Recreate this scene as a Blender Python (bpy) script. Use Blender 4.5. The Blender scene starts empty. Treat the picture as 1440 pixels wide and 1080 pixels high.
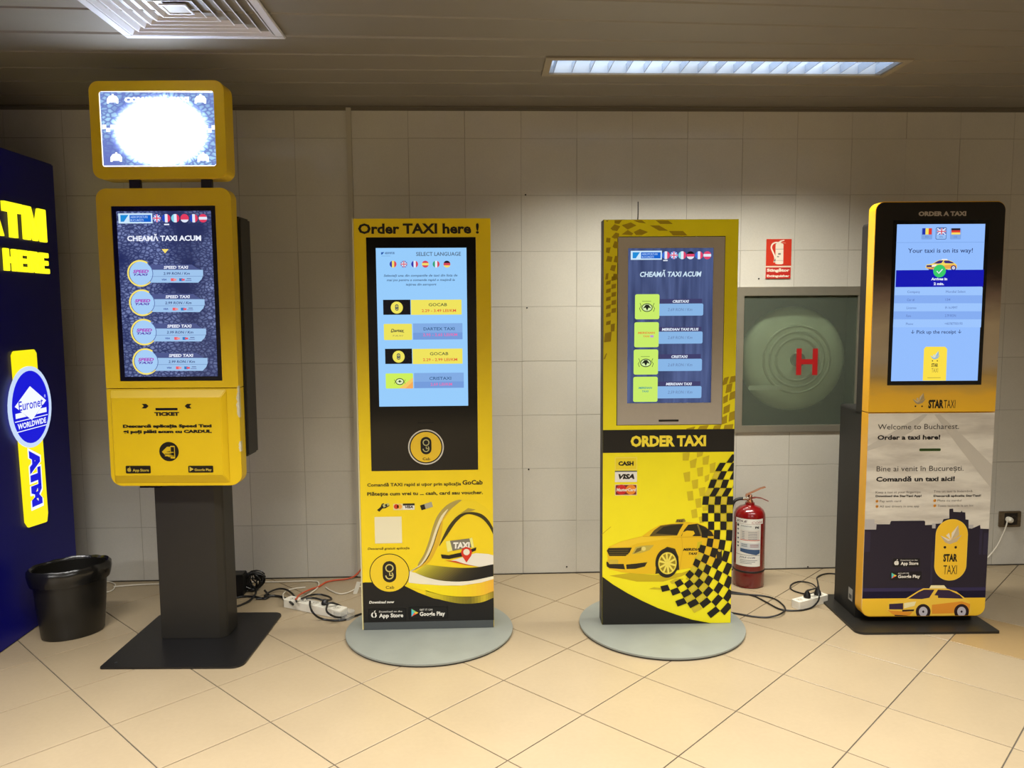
import bpy, bmesh, math, random
from mathutils import Vector, Matrix
from mathutils.geometry import tessellate_polygon
random.seed(7)
SC = bpy.context.scene
COL = SC.collection
PI = math.pi
# ------------------------------------------------------------------ camera
H = 1.5
FPX, YAW, PITCH, ROLL = 1116.12, 0.03687, 0.09576, -0.00644
_F = Vector((math.sin(YAW)*math.cos(PITCH), math.cos(YAW)*math.cos(PITCH), -math.sin(PITCH)))
_R0 = Vector((math.cos(YAW), -math.sin(YAW), 0)); _U0 = _R0.cross(_F)
_R = _R0*math.cos(ROLL) + _U0*math.sin(ROLL)
_U = -_R0*math.sin(ROLL) + _U0*math.cos(ROLL)
cd = bpy.data.cameras.new('camera'); cam = bpy.data.objects.new('camera', cd); COL.objects.link(cam)
cd.sensor_width = 36.0; cd.lens = FPX/1440*36.0; cd.clip_start = 0.05
cam.matrix_world = Matrix(((_R.x, _U.x, -_F.x, 0), (_R.y, _U.y, -_F.y, 0), (_R.z, _U.z, -_F.z, H), (0, 0, 0, 1)))
SC.camera = cam
# ------------------------------------------------------------------ world, lights, exposure
SC.view_settings.view_transform = 'Standard'; SC.view_settings.look = 'None'
SC.view_settings.exposure = 0.2; SC.view_settings.gamma = 1.0; SC.view_settings.use_curve_mapping = False
w = bpy.data.worlds.new('world'); SC.world = w; w.use_nodes = True
w.node_tree.nodes['Background'].inputs[0].default_value = (0.5, 0.45, 0.38, 1)
w.node_tree.nodes['Background'].inputs[1].default_value = 0.05
CEIL = 2.569; WALL = 4.362

def area(name, loc, sx, sy, power, color, spread, tilt=0.0):
    l = bpy.data.lights.new(name, 'AREA'); l.shape = 'RECTANGLE'; l.size = sx; l.size_y = sy
    l.energy = power; l.color = color; l.spread = math.radians(spread)
    o = bpy.data.objects.new(name, l); o.location = loc; o.rotation_euler = (tilt, 0, 0); COL.objects.link(o)
    return o
WARM = (1.0, 0.985, 0.95)
area('troffer_lamp', (1.085, 3.64, CEIL-0.001), 1.50, 0.17, 33, (1.0, 0.97, 0.87), 116)
for lx, ly, pw, sp in ((-1.75, 1.95, 48, 112), (.1, 1.95, 30, 108), (1.95, 1.95, 31, 108), (-1.75, .1, 20, 112), (.1, .1, 6, 112), (1.95, .1, 7, 112), (-1.6, -2.2, 115, 160), (1.6, -2.2, 105, 160)):
    area('ceiling_lamp', (lx, ly, CEIL-0.012), 1.5, 0.25, pw, WARM, sp)

# ------------------------------------------------------------------ helpers
def lin(c):
    c = c/255.0
    return c/12.92 if c <= 0.04045 else ((c+0.055)/1.055)**2.4
def rgb(c): return (lin(c[0]), lin(c[1]), lin(c[2]), 1)
_mats = {}
def new_mat(name):
    m = bpy.data.materials.new(name); m.use_nodes = True
    return m, m.node_tree, m.node_tree.nodes['Principled BSDF']
def M(c, rough=0.5, metal=0.0, spec=0.5, coat=0.0, noise=0.0, scale=30.0, bump=0.0):
    """plain painted / plastic / metal surface with faint procedural mottling"""
    k = ('p', c, rough, metal, spec, coat, noise, scale, bump)
    if k in _mats: return _mats[k]
    m, nt, b = new_mat('surface')
    b.inputs['Base Color'].default_value = rgb(c); b.inputs['Roughness'].default_value = rough
    b.inputs['Metallic'].default_value = metal; b.inputs['Specular IOR Level'].default_value = spec
    b.inputs['Coat Weight'].default_value = coat; b.inputs['Coat Roughness'].default_value = 0.08
    if noise or bump:
        tc = nt.nodes.new('ShaderNodeTexCoord'); n = nt.nodes.new('ShaderNodeTexNoise')
        n.inputs['Scale'].default_value = scale; n.inputs['Detail'].default_value = 4
        nt.links.new(tc.outputs['Object'], n.inputs['Vector'])
        if noise:
            r = nt.nodes.new('ShaderNodeMapRange'); r.inputs['From Min'].default_value = .3; r.inputs['From Max'].default_value = .7
            r.inputs['To Min'].default_value = 1-noise; r.inputs['To Max'].default_value = 1+noise
            mx = nt.nodes.new('ShaderNodeVectorMath'); mx.operation = 'SCALE'; mx.inputs[0].default_value = rgb(c)[:3]
            nt.links.new(n.outputs['Fac'], r.inputs['Value']); nt.links.new(r.outputs[0], mx.inputs['Scale'])
            nt.links.new(mx.outputs[0], b.inputs['Base Color'])
        if bump:
            bp = nt.nodes.new('ShaderNodeBump'); bp.inputs['Strength'].default_value = bump; bp.inputs['Distance'].default_value = .002
            nt.links.new(n.outputs['Fac'], bp.inputs['Height']); nt.links.new(bp.outputs[0], b.inputs['Normal'])
    _mats[k] = m; return m
def E(c, s=1.0):
    """lit pixels of a screen or of a lit sign"""
    k = ('e', c, s)
    if k in _mats: return _mats[k]
    m, nt, b = new_mat('lit')
    b.inputs['Base Color'].default_value = (0.005, 0.005, 0.005, 1); b.inputs['Roughness'].default_value = 0.12
    b.inputs['Specular IOR Level'].default_value = 0.3
    b.inputs['Emission Color'].default_value = rgb(c); b.inputs['Emission Strength'].default_value = s*.88
    _mats[k] = m; return m

def obj(name, bm, mats, parent=None, bevel=0.0, smooth=False, seg=2, recalc=True):
    if recalc: bmesh.ops.recalc_face_normals(bm, faces=bm.faces)
    if bevel:
        es = [e for e in bm.edges if len(e.link_faces) == 2 and e.calc_face_angle(0) > 0.6]
        bmesh.ops.bevel(bm, geom=es, offset=bevel, segments=seg, affect='EDGES', clamp_overlap=True)
    me = bpy.data.meshes.new(name); bm.to_mesh(me); bm.free()
    for m in (mats if isinstance(mats, (list, tuple)) else [mats]): me.materials.append(m)
    if smooth:
        for p in me.polygons: p.use_smooth = True
        try: me.set_sharp_from_angle(angle=0.7)
        except Exception: pass
    o = bpy.data.objects.new(name, me); COL.objects.link(o)
    if parent: o.parent = parent
    return o
def tag(o, label, cat, group=None):
    o['label'] = label; o['category'] = cat
    if group: o['group'] = group
    return o
def thing(name, label, cat, loc=(0, 0, 0), rz=0.0, group=None):
    o = bpy.data.objects.new(name, None); COL.objects.link(o); o.empty_display_size = .1
    o.location = loc; o.rotation_euler = (0, 0, rz)
    return tag(o, label, cat, group)
def structure(name, bm, m):
    o = obj(name, bm, m); o['kind'] = 'structure'; return o
def box(bm, x0, x1, y0, y1, z0, z1, mi=0):
    v = [bm.verts.new(p) for p in ((x0,y0,z0),(x1,y0,z0),(x1,y1,z0),(x0,y1,z0),(x0,y0,z1),(x1,y0,z1),(x1,y1,z1),(x0,y1,z1))]
    for f in ((0,3,2,1),(4,5,6,7),(0,1,5,4),(1,2,6,5),(2,3,7,6),(3,0,4,7)):
        bm.faces.new([v[i] for i in f]).material_index = mi
    return v
def B(*a):
    bm = bmesh.new(); box(bm, *a); return bm
def slab(bm, loops, y0, y1, mi=0):
    """outline(s) in x,z (first outer, others holes) extruded from y0 to y1"""
    tris = tessellate_polygon([[Vector((p[0], p[1], 0)) for p in l] for l in loops])
    flat = [p for l in loops for p in l]
    f = [bm.verts.new((p[0], y0, p[1])) for p in flat]; b = [bm.verts.new((p[0], y1, p[1])) for p in flat]
    for t in tris:
        try:
            bm.faces.new([f[i] for i in t]).material_index = mi; bm.faces.new([b[i] for i in reversed(t)]).material_index = mi
        except ValueError: pass
    k = 0
    for l in loops:
        n = len(l)
        for i in range(n):
            a, c = k+i, k+(i+1) % n
            bm.faces.new((f[a], f[c], b[c], b[a])).material_index = mi
        k += n
def plate(bm, pts, z0, z1):
    """outline in x,y extruded in z"""
    n0 = len(bm.verts); slab(bm, [pts], z0, z1)
    bm.verts.ensure_lookup_table()
    for v in bm.verts[n0:]: v.co = Vector((v.co.x, v.co.z, v.co.y))
def rr(x0, z0, x1, z1, r, n=6):
    """rounded rectangle; r = one radius or (bl, br, tr, tl)"""
    if not isinstance(r, (tuple, list)): r = (r,)*4
    pts = []
    for (cx, cz, a0), q in zip(((x0, z0, PI), (x1, z0, 1.5*PI), (x1, z1, 0), (x0, z1, .5*PI)), r):
        sx = 1 if cx == x0 else -1; sz = 1 if cz == z0 else -1
        if q <= 1e-6: pts.append((cx, cz)); continue
        for i in range(n+1):
            a = a0+.5*PI*i/n
            pts.append((cx+sx*q+q*math.cos(a), cz+sz*q+q*math.sin(a)))
    return pts
def rect(x0, z0, x1, z1): return [(x0, z0), (x1, z0), (x1, z1), (x0, z1)]
def circ(cx, cz, r, n=28, rz=None): return [(cx+r*math.cos(2*PI*i/n), cz+(rz or r)*math.sin(2*PI*i/n)) for i in range(n)]
def lathe(bm, prof, n=32, cx=0, cy=0, sx=1, sy=1, mi=0):
    rings = []
    for r, z in prof:
        rings.append([bm.verts.new((cx+sx*r*math.cos(2*PI*i/n), cy+sy*r*math.sin(2*PI*i/n), z)) for i in range(n)])
    for a, b in zip(rings, rings[1:]):
        for i in range(n): bm.faces.new((a[i], a[(i+1) % n], b[(i+1) % n], b[i])).material_index = mi
    return rings
def cap(bm, ring, mi=0): bm.faces.new(ring).material_index = mi
def spline(pts, n=6, closed=False):
    P = [Vector(p) for p in pts]; out = []
    m = len(P)
    for i in range(m if closed else m-1):
        p0 = P[(i-1) % m] if (closed or i > 0) else P[0]*2-P[1]
        p1 = P[i]; p2 = P[(i+1) % m]; p3 = P[(i+2) % m] if (closed or i+2 < m) else P[-1]*2-P[-2]
        for k in range(n):
            t = k/n
            out.append(.5*((2*p1)+(p2-p0)*t+(2*p0-5*p1+4*p2-p3)*t*t+(3*p1-p0-3*p2+p3)*t**3))
    if not closed: out.append(P[-1])
    return out
def tube(bm, pts, r, n=8, smooth=6):
    P = spline(pts, smooth) if smooth else [Vector(p) for p in pts]
    up = Vector((0.13, 0.21, 1)).normalized(); rings = []
    for i, p in enumerate(P):
        t = (P[min(i+1, len(P)-1)]-P[max(i-1, 0)]).normalized()
        a = t.cross(up)
        if a.length < .05: a = t.cross(Vector((1, 0, 0)))
        a.normalize(); b = t.cross(a)
        rings.append([bm.verts.new(p+a*r*math.cos(2*PI*k/n)+b*r*math.sin(2*PI*k/n)) for k in range(n)])
    for a, b in zip(rings, rings[1:]):
        for k in range(n): bm.faces.new((a[k], a[(k+1) % n], b[(k+1) % n], b[k]))
    bm.faces.new(rings[0]); bm.faces.new(rings[-1])

# survey of the photograph: sight lines met with the real planes of the scene
def sight(px, py): return _F + _R*((px-720)/FPX) - _U*((py-540)/FPX)
def on_z(px, py, z=0.0):
    d = sight(px, py); t = (z-H)/d.z; return Vector((d.x*t, d.y*t, z))
def on_y(px, py, y=WALL):
    d = sight(px, py); t = y/d.y; return Vector((d.x*t, y, H+d.z*t))
class Frame:
    """upright plane frame: local x along the face, z up, the face looks to local -y"""
    def __init__(s, ox, oy, ang): s.o = Vector((ox, oy, 0)); s.a = ang
    def uv(s, px, py, d=0.0):
        n = Vector((-math.sin(s.a), math.cos(s.a), 0)); e = Vector((math.cos(s.a), math.sin(s.a), 0))
        P = s.o+n*d; c = Vector((0, 0, H)); r = sight(px, py); t = (P-c).dot(n)/r.dot(n)
        q = c+r*t; return ((q-P).dot(e), q.z)

# text outlines from the built-in font
_tc = {}
def glyphs(s, bold=0.0):
    k = (s, bold)
    if k in _tc: return _tc[k]
    c = bpy.data.curves.new('t', 'FONT'); c.body = s; c.size = 1; c.offset = bold; c.resolution_u = 2
    o = bpy.data.objects.new('t', c)
    me = bpy.data.meshes.new_from_object(o)
    vs = [(v.co.x, v.co.y) for v in me.vertices]; fs = [tuple(p.vertices) for p in me.polygons]
    bpy.data.objects.remove(o); bpy.data.curves.remove(c); bpy.data.meshes.remove(me)
    _tc[k] = (vs, fs); return _tc[k]

class Art:
    """flat print: coloured shapes and lettering lying on a face, joined into one mesh.
    Coordinates are read off an enlargement (origin ox, oy, scale s) and carried onto the face at depth d."""
    def __init__(s, frame, d, ox=0, oy=0, sc=1.0, step=0.00025):
        s.f = frame; s.d = d; s.set(ox, oy, sc); s.v = []; s.p = []; s.m = []; s.mats = []; s.step = step; s.clip = None
    def set(s, ox, oy, sc): s.ox, s.oy, s.sc = ox, oy, sc
    def at(s, x, y): return s.f.uv(s.ox+x/s.sc, s.oy+y/s.sc, s.d)
    def mi(s, m):
        if m not in s.mats: s.mats.append(m)
        return s.mats.index(m)
    def raw(s, uvs, faces, m, lay):
        k = len(s.v); i = s.mi(m)
        s.v += [(u, s.d-0.0004-s.step*lay, v) for u, v in uvs]
        for f in faces: s.p.append([k+j for j in f]); s.m.append(i)
    def poly(s, uvs, m, lay=1):
        if s.clip:
            uvs = clip_poly(uvs, *s.clip)
            if len(uvs) < 3: return
        t = tessellate_polygon([[Vector((u, v, 0)) for u, v in uvs]])
        s.raw(uvs, t, m, lay)
    def P(s, pts, m, lay=1, curve=0, closed=True):
        if curve: pts = [(q.x, q.y) for q in spline([(a, b, 0) for a, b in pts], curve, closed)]
        s.poly([s.at(*q) for q in pts], m, lay)
    def box(s, l, t, r, b):
        ym = (t+b)/2; xm = (l+r)/2
        return (s.at(l, ym)[0], s.at(xm, b)[1], s.at(r, ym)[0], s.at(xm, t)[1])
    def R(s, l, t, r, b, m, lay=1, rad=0):
        q = s.box(l, t, r, b)
        k = rad*(s.at(l+1, t)[0]-s.at(l, t)[0])
        s.poly(rr(*q, k, 4) if rad else rect(*q), m, lay)
    def rad(s, cx, cy, r): return abs(s.at(cx+r, cy)[0]-s.at(cx-r, cy)[0])/2
    def C(s, cx, cy, r, m, lay=1, n=28, ry=None):
        u, v = s.at(cx, cy); k = s.rad(cx, cy, r)
        s.poly(circ(u, v, k, n, k*ry/r if ry else None), m, lay)
    def ring(s, cx, cy, r0, r1, m, lay=1, a0=0, a1=2*PI, n=32):
        u, v = s.at(cx, cy); q0 = s.rad(cx, cy, r0); q1 = s.rad(cx, cy, r1); uv = []; fs = []
        for i in range(n+1):
            a = a0+(a1-a0)*i/n
            uv += [(u+q0*math.cos(a), v+q0*math.sin(a)), (u+q1*math.cos(a), v+q1*math.sin(a))]
        for i in range(n): fs.append((2*i, 2*i+1, 2*i+3, 2*i+2))
        s.raw(uv, fs, m, lay)
    def line(s, pts, wd, m, lay=1, curve=0):
        if curve: pts = [(q.x, q.y) for q in spline([(a, b, 0) for a, b in pts], curve)]
        k = s.rad(*pts[0], wd)/1.0
        Q = [Vector(s.at(*p)) for p in pts]; uv = []; fs = []
        for i, p in enumerate(Q):
            t = (Q[min(i+1, len(Q)-1)]-Q[max(i-1, 0)]).normalized(); n = Vector((-t.y, t.x))*k*.5
            uv += [tuple(p+n), tuple(p-n)]
        for i in range(len(Q)-1): fs.append((2*i, 2*i+1, 2*i+3, 2*i+2))
        s.raw(uv, fs, m, lay)
    def bands(s, top, bot, cols, lay=1, n=12):
        """ribbon between two curves printed with a run of colours"""
        a = spline([(x, y, 0) for x, y in top], 8); b = spline([(x, y, 0) for x, y in bot], 8)
        for i in range(n):
            def pick(L, t): k = t*(len(L)-1); j = min(int(k), len(L)-2); return L[j].lerp(L[j+1], k-j)
            t0, t1 = i/n, (i+1)/n; q = (t0+t1)/2*(len(cols)-1); j = min(int(q), len(cols)-2); w_ = q-j
            c = tuple(round(cols[j][e]*(1-w_)+cols[j+1][e]*w_) for e in range(3))
            pts = [pick(a, t0), pick(a, (t0+t1)/2), pick(a, t1), pick(b, t1), pick(b, (t0+t1)/2), pick(b, t0)]
            s.P([(p.x, p.y) for p in pts], PR(c), lay)
    def T(s, txt, l, r, base, capx, m, lay=3, bold=0.0, shear=0.0, dv=None):
        vs, fs = glyphs(txt, bold)
        if not vs: return
        ch = glyphs('H', bold)[0]; cz = max(p[1] for p in ch)-min(p[1] for p in ch); z0 = min(p[1] for p in ch)
        vs = [(x+shear*y, y) for x, y in vs]
        x0 = min(p[0] for p in vs); x1 = max(p[0] for p in vs)
        u0 = s.at(l, base)[0]; u1 = s.at(r, base)[0]; vb = s.at((l+r)/2, base)[1]; vt = s.at((l+r)/2, base-capx)[1]
        kx = (u1-u0)/(x1-x0); kz = (vt-vb)/cz
        s.raw([(u0+(x-x0)*kx, vb+(y-z0)*kz) for x, y in vs], fs, m, lay)
    def Tfree(s, txt, cu, cv, length, capm, m, lay=3, bold=0.0, rot=0.0, shear=0.0):
        vs, fs = glyphs(txt, bold)
        ch = glyphs('H', bold)[0]; cz = max(p[1] for p in ch)-min(p[1] for p in ch); zm = (max(p[1] for p in ch)+min(p[1] for p in ch))/2
        vs = [(x+shear*y, y) for x, y in vs]
        x0 = min(p[0] for p in vs); x1 = max(p[0] for p in vs); kx = length/(x1-x0); kz = capm/cz
        c, sn = math.cos(rot), math.sin(rot); out = []
        for x, y in vs:
            a = (x-(x0+x1)/2)*kx; b = (y-zm)*kz; out.append((cu+a*c-b*sn, cv+a*sn+b*c))
        s.raw(out, fs, m, lay)
    def flag(s, cx, cy, r, kind, pal, lay=4):
        """round language button"""
        bands_ = {'ro': 'vBYR', 'fr': 'vBWR', 'it': 'vGWR', 'de': 'hKRY', 'de2': 'hKRW', 'es': 'hRYR', 'es2': 'hRWR', 'it2': 'vCWR', 'de3': 'hRRW'}
        u, v = s.at(cx, cy); k = s.rad(cx, cy, r)
        if kind == 'uk':
            s.poly(circ(u, v, k, 20), pal['B'], lay)
            for a in (0, 1):
                for w_, c, l2 in ((.36, 'W', 1), (.18, 'R', 2)):
                    q = rect(u-k*.93, v-k*w_/1.4, u+k*.93, v+k*w_/1.4) if a else rect(u-k*w_/1.4, v-k*.93, u+k*w_/1.4, v+k*.93)
                    s.poly(q, pal[c], lay+l2)
            for a in (PI/4, 3*PI/4):
                d = Vector((math.cos(a), math.sin(a)))*k*.95; n = Vector((-d.y, d.x))*.12
                s.poly([tuple(Vector((u, v))+q) for q in (d+n, d-n, -d-n, -d+n)], pal['W'], lay+1)
            return
        b = bands_[kind]; n = 24
        for i in range(3):
            lo, hi = -1+2*i/3, -1+2*(i+1)/3; t = []
            a0 = math.acos(lo) if lo > -1 else PI; a1 = math.acos(hi) if hi < 1 else 0.0
            for j in range(9): a = a0+(a1-a0)*j/8; t.append((math.cos(a), math.sin(a)))
            for j in range(8, -1, -1): a = a0+(a1-a0)*j/8; t.append((math.cos(a), -math.sin(a)))
            if b[0] == 'h': t = [(y, -x) for x, y in t]
            s.poly([(u+k*x, v+k*y) for x, y in t], pal[b[1+i]], lay)
    def build(s, name, parent, warp=None):
        me = bpy.data.meshes.new(name)
        vs = [warp(*q) for q in s.v] if warp else s.v
        me.from_pydata(vs, [], s.p)
        for m in s.mats: me.materials.append(m)
        me.polygons.foreach_set('material_index', s.m); me.update()
        o = bpy.data.objects.new(name, me); COL.objects.link(o); o.parent = parent
        return o
def clip_poly(P, x0, y0, x1, y1):
    for ax, lim, sg in ((0, x0, 1), (0, x1, -1), (1, y0, 1), (1, y1, -1)):
        out = []
        for i in range(len(P)):
            a, b = P[i-1], P[i]; ia = (a[ax]-lim)*sg >= -1e-9; ib = (b[ax]-lim)*sg >= -1e-9
            if ia != ib:
                t = (lim-a[ax])/(b[ax]-a[ax]); out.append((a[0]+(b[0]-a[0])*t, a[1]+(b[1]-a[1])*t))
            if ib: out.append(b)
        P = out
        if len(P) < 3: return []
    return P
def PR(c): return M(tuple(c), 0.42, spec=0.35)         # printed foil

# ------------------------------------------------------------------ room shell
RX0, RX1, RY0 = -4.2, 4.8, -4.0
def tile_mat(name, base, var, rough, grain, bump, bscale, patch=0.0):
    m, nt, b = new_mat(name); L = nt.links.new; N = nt.nodes.new
    tc = N('ShaderNodeTexCoord'); gi = N('ShaderNodeNewGeometry'); oi = N('ShaderNodeObjectInfo')
    n1 = N('ShaderNodeTexNoise'); n1.inputs['Scale'].default_value = 3.0; n1.inputs['Detail'].default_value = 5
    n2 = N('ShaderNodeTexNoise'); n2.inputs['Scale'].default_value = bscale; n2.inputs['Detail'].default_value = 3
    L(gi.outputs['Position'], n1.inputs['Vector']); L(gi.outputs['Position'], n2.inputs['Vector'])
    def rng(src, lo, hi, a=0., b_=1.):
        r = N('ShaderNodeMapRange'); r.inputs['From Min'].default_value = a; r.inputs['From Max'].default_value = b_
        r.inputs['To Min'].default_value = lo; r.inputs['To Max'].default_value = hi; L(src, r.inputs['Value']); return r.outputs[0]
    a = rng(oi.outputs['Random'], 1-var, 1+var); c = rng(n1.outputs['Fac'], 1-grain, 1+grain, .3, .7); d = rng(n2.outputs['Fac'], 1-grain*.6, 1+grain*.6, .3, .7)
    m1 = N('ShaderNodeMath'); m1.operation = 'MULTIPLY'; L(a, m1.inputs[0]); L(c, m1.inputs[1])
    m2 = N('ShaderNodeMath'); m2.operation = 'MULTIPLY'; L(m1.outputs[0], m2.inputs[0]); L(d, m2.inputs[1])
    v = N('ShaderNodeVectorMath'); v.operation = 'SCALE'; v.inputs[0].default_value = rgb(base)[:3]; L(m2.outputs[0], v.inputs['Scale'])
    L(v.outputs[0], b.inputs['Base Color']); b.inputs['Roughness'].default_value = rough
    bp = N('ShaderNodeBump'); bp.inputs['Strength'].default_value = bump; bp.inputs['Distance'].default_value = .001
    L(n2.outputs['Fac'], bp.inputs['Height']); L(bp.outputs[0], b.inputs['Normal'])
    return m
M_FLOOR = tile_mat('floor_tile', (162, 144, 115), .025, .33, .035, .25, 60)
M_FLOOR2 = tile_mat('floor_tile_ochre', (160, 133, 90), .02, .33, .035, .25, 60)
M_WALLT = tile_mat('wall_tile', (205, 201, 190), .02, .16, .04, .05, 140)
M_GROUT = M((92, 84, 72), .9, noise=.2, scale=8); M_WGROUT = M((158, 152, 138), .9)

floor = structure('floor', B(RX0, RX1, RY0, WALL, -.08, -.004), M_GROUT)
TA, TS = 0.78121, 0.40502; T0 = Vector((-1.64612, 3.08933))
A_ = Vector((math.cos(TA), math.sin(TA)))*TS; B_ = Vector((math.sin(TA), -math.cos(TA)))*TS
def tile_mesh(poly, top=0.0, th=.0035, ch=.0012):
    bm = bmesh.new(); c = sum((Vector(p) for p in poly), Vector((0, 0)))/len(poly)
    lo = [bm.verts.new((p[0], p[1], top-th)) for p in poly]
    md = [bm.verts.new((p[0], p[1], top-ch*.7)) for p in poly]
    hi = []
    for p in poly:
        d = (Vector(p)-c); q = Vector(p)-d.normalized()*ch*1.4; hi.append(bm.verts.new((q.x, q.y, top)))
    n = len(poly)
    for i in range(n):
        j = (i+1) % n; bm.faces.new((lo[i], lo[j], md[j], md[i])); bm.faces.new((md[i], md[j], hi[j], hi[i]))
    bm.faces.new(hi); return bm
g = .0022
full = [(A_*a+B_*b) for a, b in ((.5, .5), (.5, -.5), (-.5, -.5), (-.5, .5))]
full = [q-q.normalized()*g*1.41 for q in full]
bm = tile_mesh([tuple(q) for q in full]); bmesh.ops.recalc_face_normals(bm, faces=bm.faces)
fm = bpy.data.meshes.new('tile'); bm.to_mesh(fm); bm.free(); fm.materials.append(M_FLOOR)
fm2 = fm.copy(); fm2.materials.clear(); fm2.materials.append(M_FLOOR2)
ochre = on_z(1365, 888)
rest = bmesh.new(); cand = []
for i in range(-22, 30):
    for j in range(-22, 30):
        c = T0+A_*(i+.5)+B_*(j+.5)
        P = clip_poly([(c.x+q.x, c.y+q.y) for q in full], RX0+.003, RY0+.003, RX1-.003, WALL-.003)
        if len(P) < 3: continue
        d = math.hypot(c.x*.8, c.y-3.4)
        cand.append((d, c, P, len(P) == 4 and min(p[1] for p in P) > RY0+.01 and abs((c-Vector(((P[0][0]+P[2][0])/2, (P[0][1]+P[2][1])/2))).length) < 1e-4))
cand.sort(key=lambda q: q[0])
for k, (d, c, P, whole) in enumerate(cand):
    if k < 200:
        if whole:
            near = (Vector((ochre.x, ochre.y))-c); isoc = abs(near.dot(A_)/TS) < TS/2 and abs(near.dot(B_)/TS) < TS/2
            o = bpy.data.objects.new('tile', fm2 if isoc else fm); COL.objects.link(o); o.location = (c.x, c.y, 0); o.parent = floor
        else: obj('tile', tile_mesh(P), M_FLOOR, floor)
    else:
        b2 = tile_mesh(P); me = bpy.data.meshes.new('x'); b2.to_mesh(me); b2.free(); rest.from_mesh(me); bpy.data.meshes.remove(me)
o = obj('tile_field', rest, M_FLOOR, floor); o['kind'] = 'stuff'

HYD = (1.412, .797, 2.10, 1.602)                           # opening of the hydrant niche
bm = bmesh.new(); slab(bm, [rect(RX0, -.08, RX1, 2.75), rect(*HYD)], WALL+.0012, WALL+.16)
wall_back = structure('wall_back', bm, M_WGROUT)
def wtile(P):
    bm = bmesh.new(); ch = .0007
    x0, z0, x1, z1 = P
    b = [bm.verts.new((x, WALL+.0016, z)) for x, z in ((x0, z0), (x1, z0), (x1, z1), (x0, z1))]
    f = [bm.verts.new((x, WALL, z)) for x, z in ((x0+ch, z0+ch), (x1-ch, z0+ch), (x1-ch, z1-ch), (x0+ch, z1-ch))]
    for i in range(4): j = (i+1) % 4; bm.faces.new((b[i], b[j], f[j], f[i]))
    bm.faces.new(f); return bm
def minus(P, Q):
    x0, z0, x1, z1 = P; a0, c0, a1, c1 = Q
    if a0 >= x1 or a1 <= x0 or c0 >= z1 or c1 <= z0: return [P]
    out = []
    if x0 < a0: out.append((x0, z0, a0, z1))
    if x1 > a1: out.append((a1, z0, x1, z1))
    m0, m1 = max(x0, a0), min(x1, a1)
    if z0 < c0: out.append((m0, z0, m1, c0))
    if z1 > c1: out.append((m0, c1, m1, z1))
    return out
g = .0007; ml = {}
for k in range(-15, 16):
    x0 = .217+.3013*k
    for r in range(9):
        z0 = .005+.3*r; z1 = min(z0+.3, CEIL-.004)
        if x0 < RX0 or x0+.3 > RX1: continue
        P = minus((x0+g, z0+g, x0+.3013-g, z1-g), HYD)
        if not P: continue
        b3 = bmesh.new()
        for p in P:
            b2 = wtile(tuple(q for q in p)); me = bpy.data.meshes.new('x'); b2.to_mesh(me); b2.free(); b3.from_mesh(me); bpy.data.meshes.remove(me)
        bmesh.ops.translate(b3, verts=b3.verts, vec=(-x0-.15, 0, -z0-.15))
        o = obj('tile', b3, M_WALLT, wall_back); o.location = (x0+.15, random.uniform(-.00008, .00005), z0+.15)
        o.rotation_euler = (random.uniform(-.0002, .0002), 0, random.uniform(-.0002, .0002))
for q in ((739, 274), (741, 433), (743.5, 660), (797, 797), (1136, 797), (1067, 392)):
    p = on_y(*q); bm = bmesh.new(); slab(bm, [circ(p.x, p.z, .0045, 10)], WALL-.0015, WALL+.001); obj('wall_anchor', bm, M((25, 22, 20), .8), wall_back)

M_PLAIN = M((176, 168, 150), .7, noise=.04, scale=3)
structure('wall_left', B(RX0-.1, RX0, RY0, WALL, -.08, 2.75), M_PLAIN)
structure('wall_right', B(RX1, RX1+.1, RY0, WALL, -.08, 2.75), M_PLAIN)
structure('wall_front', B(RX0, RX1, RY0-.1, RY0, -.08, 2.75), M((120, 112, 98), .8, noise=.04, scale=3))
ceiling = structure('ceiling', B(RX0, RX1, RY0, WALL+.16, 2.70, 2.78), M((20, 18, 16), .9))
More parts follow.
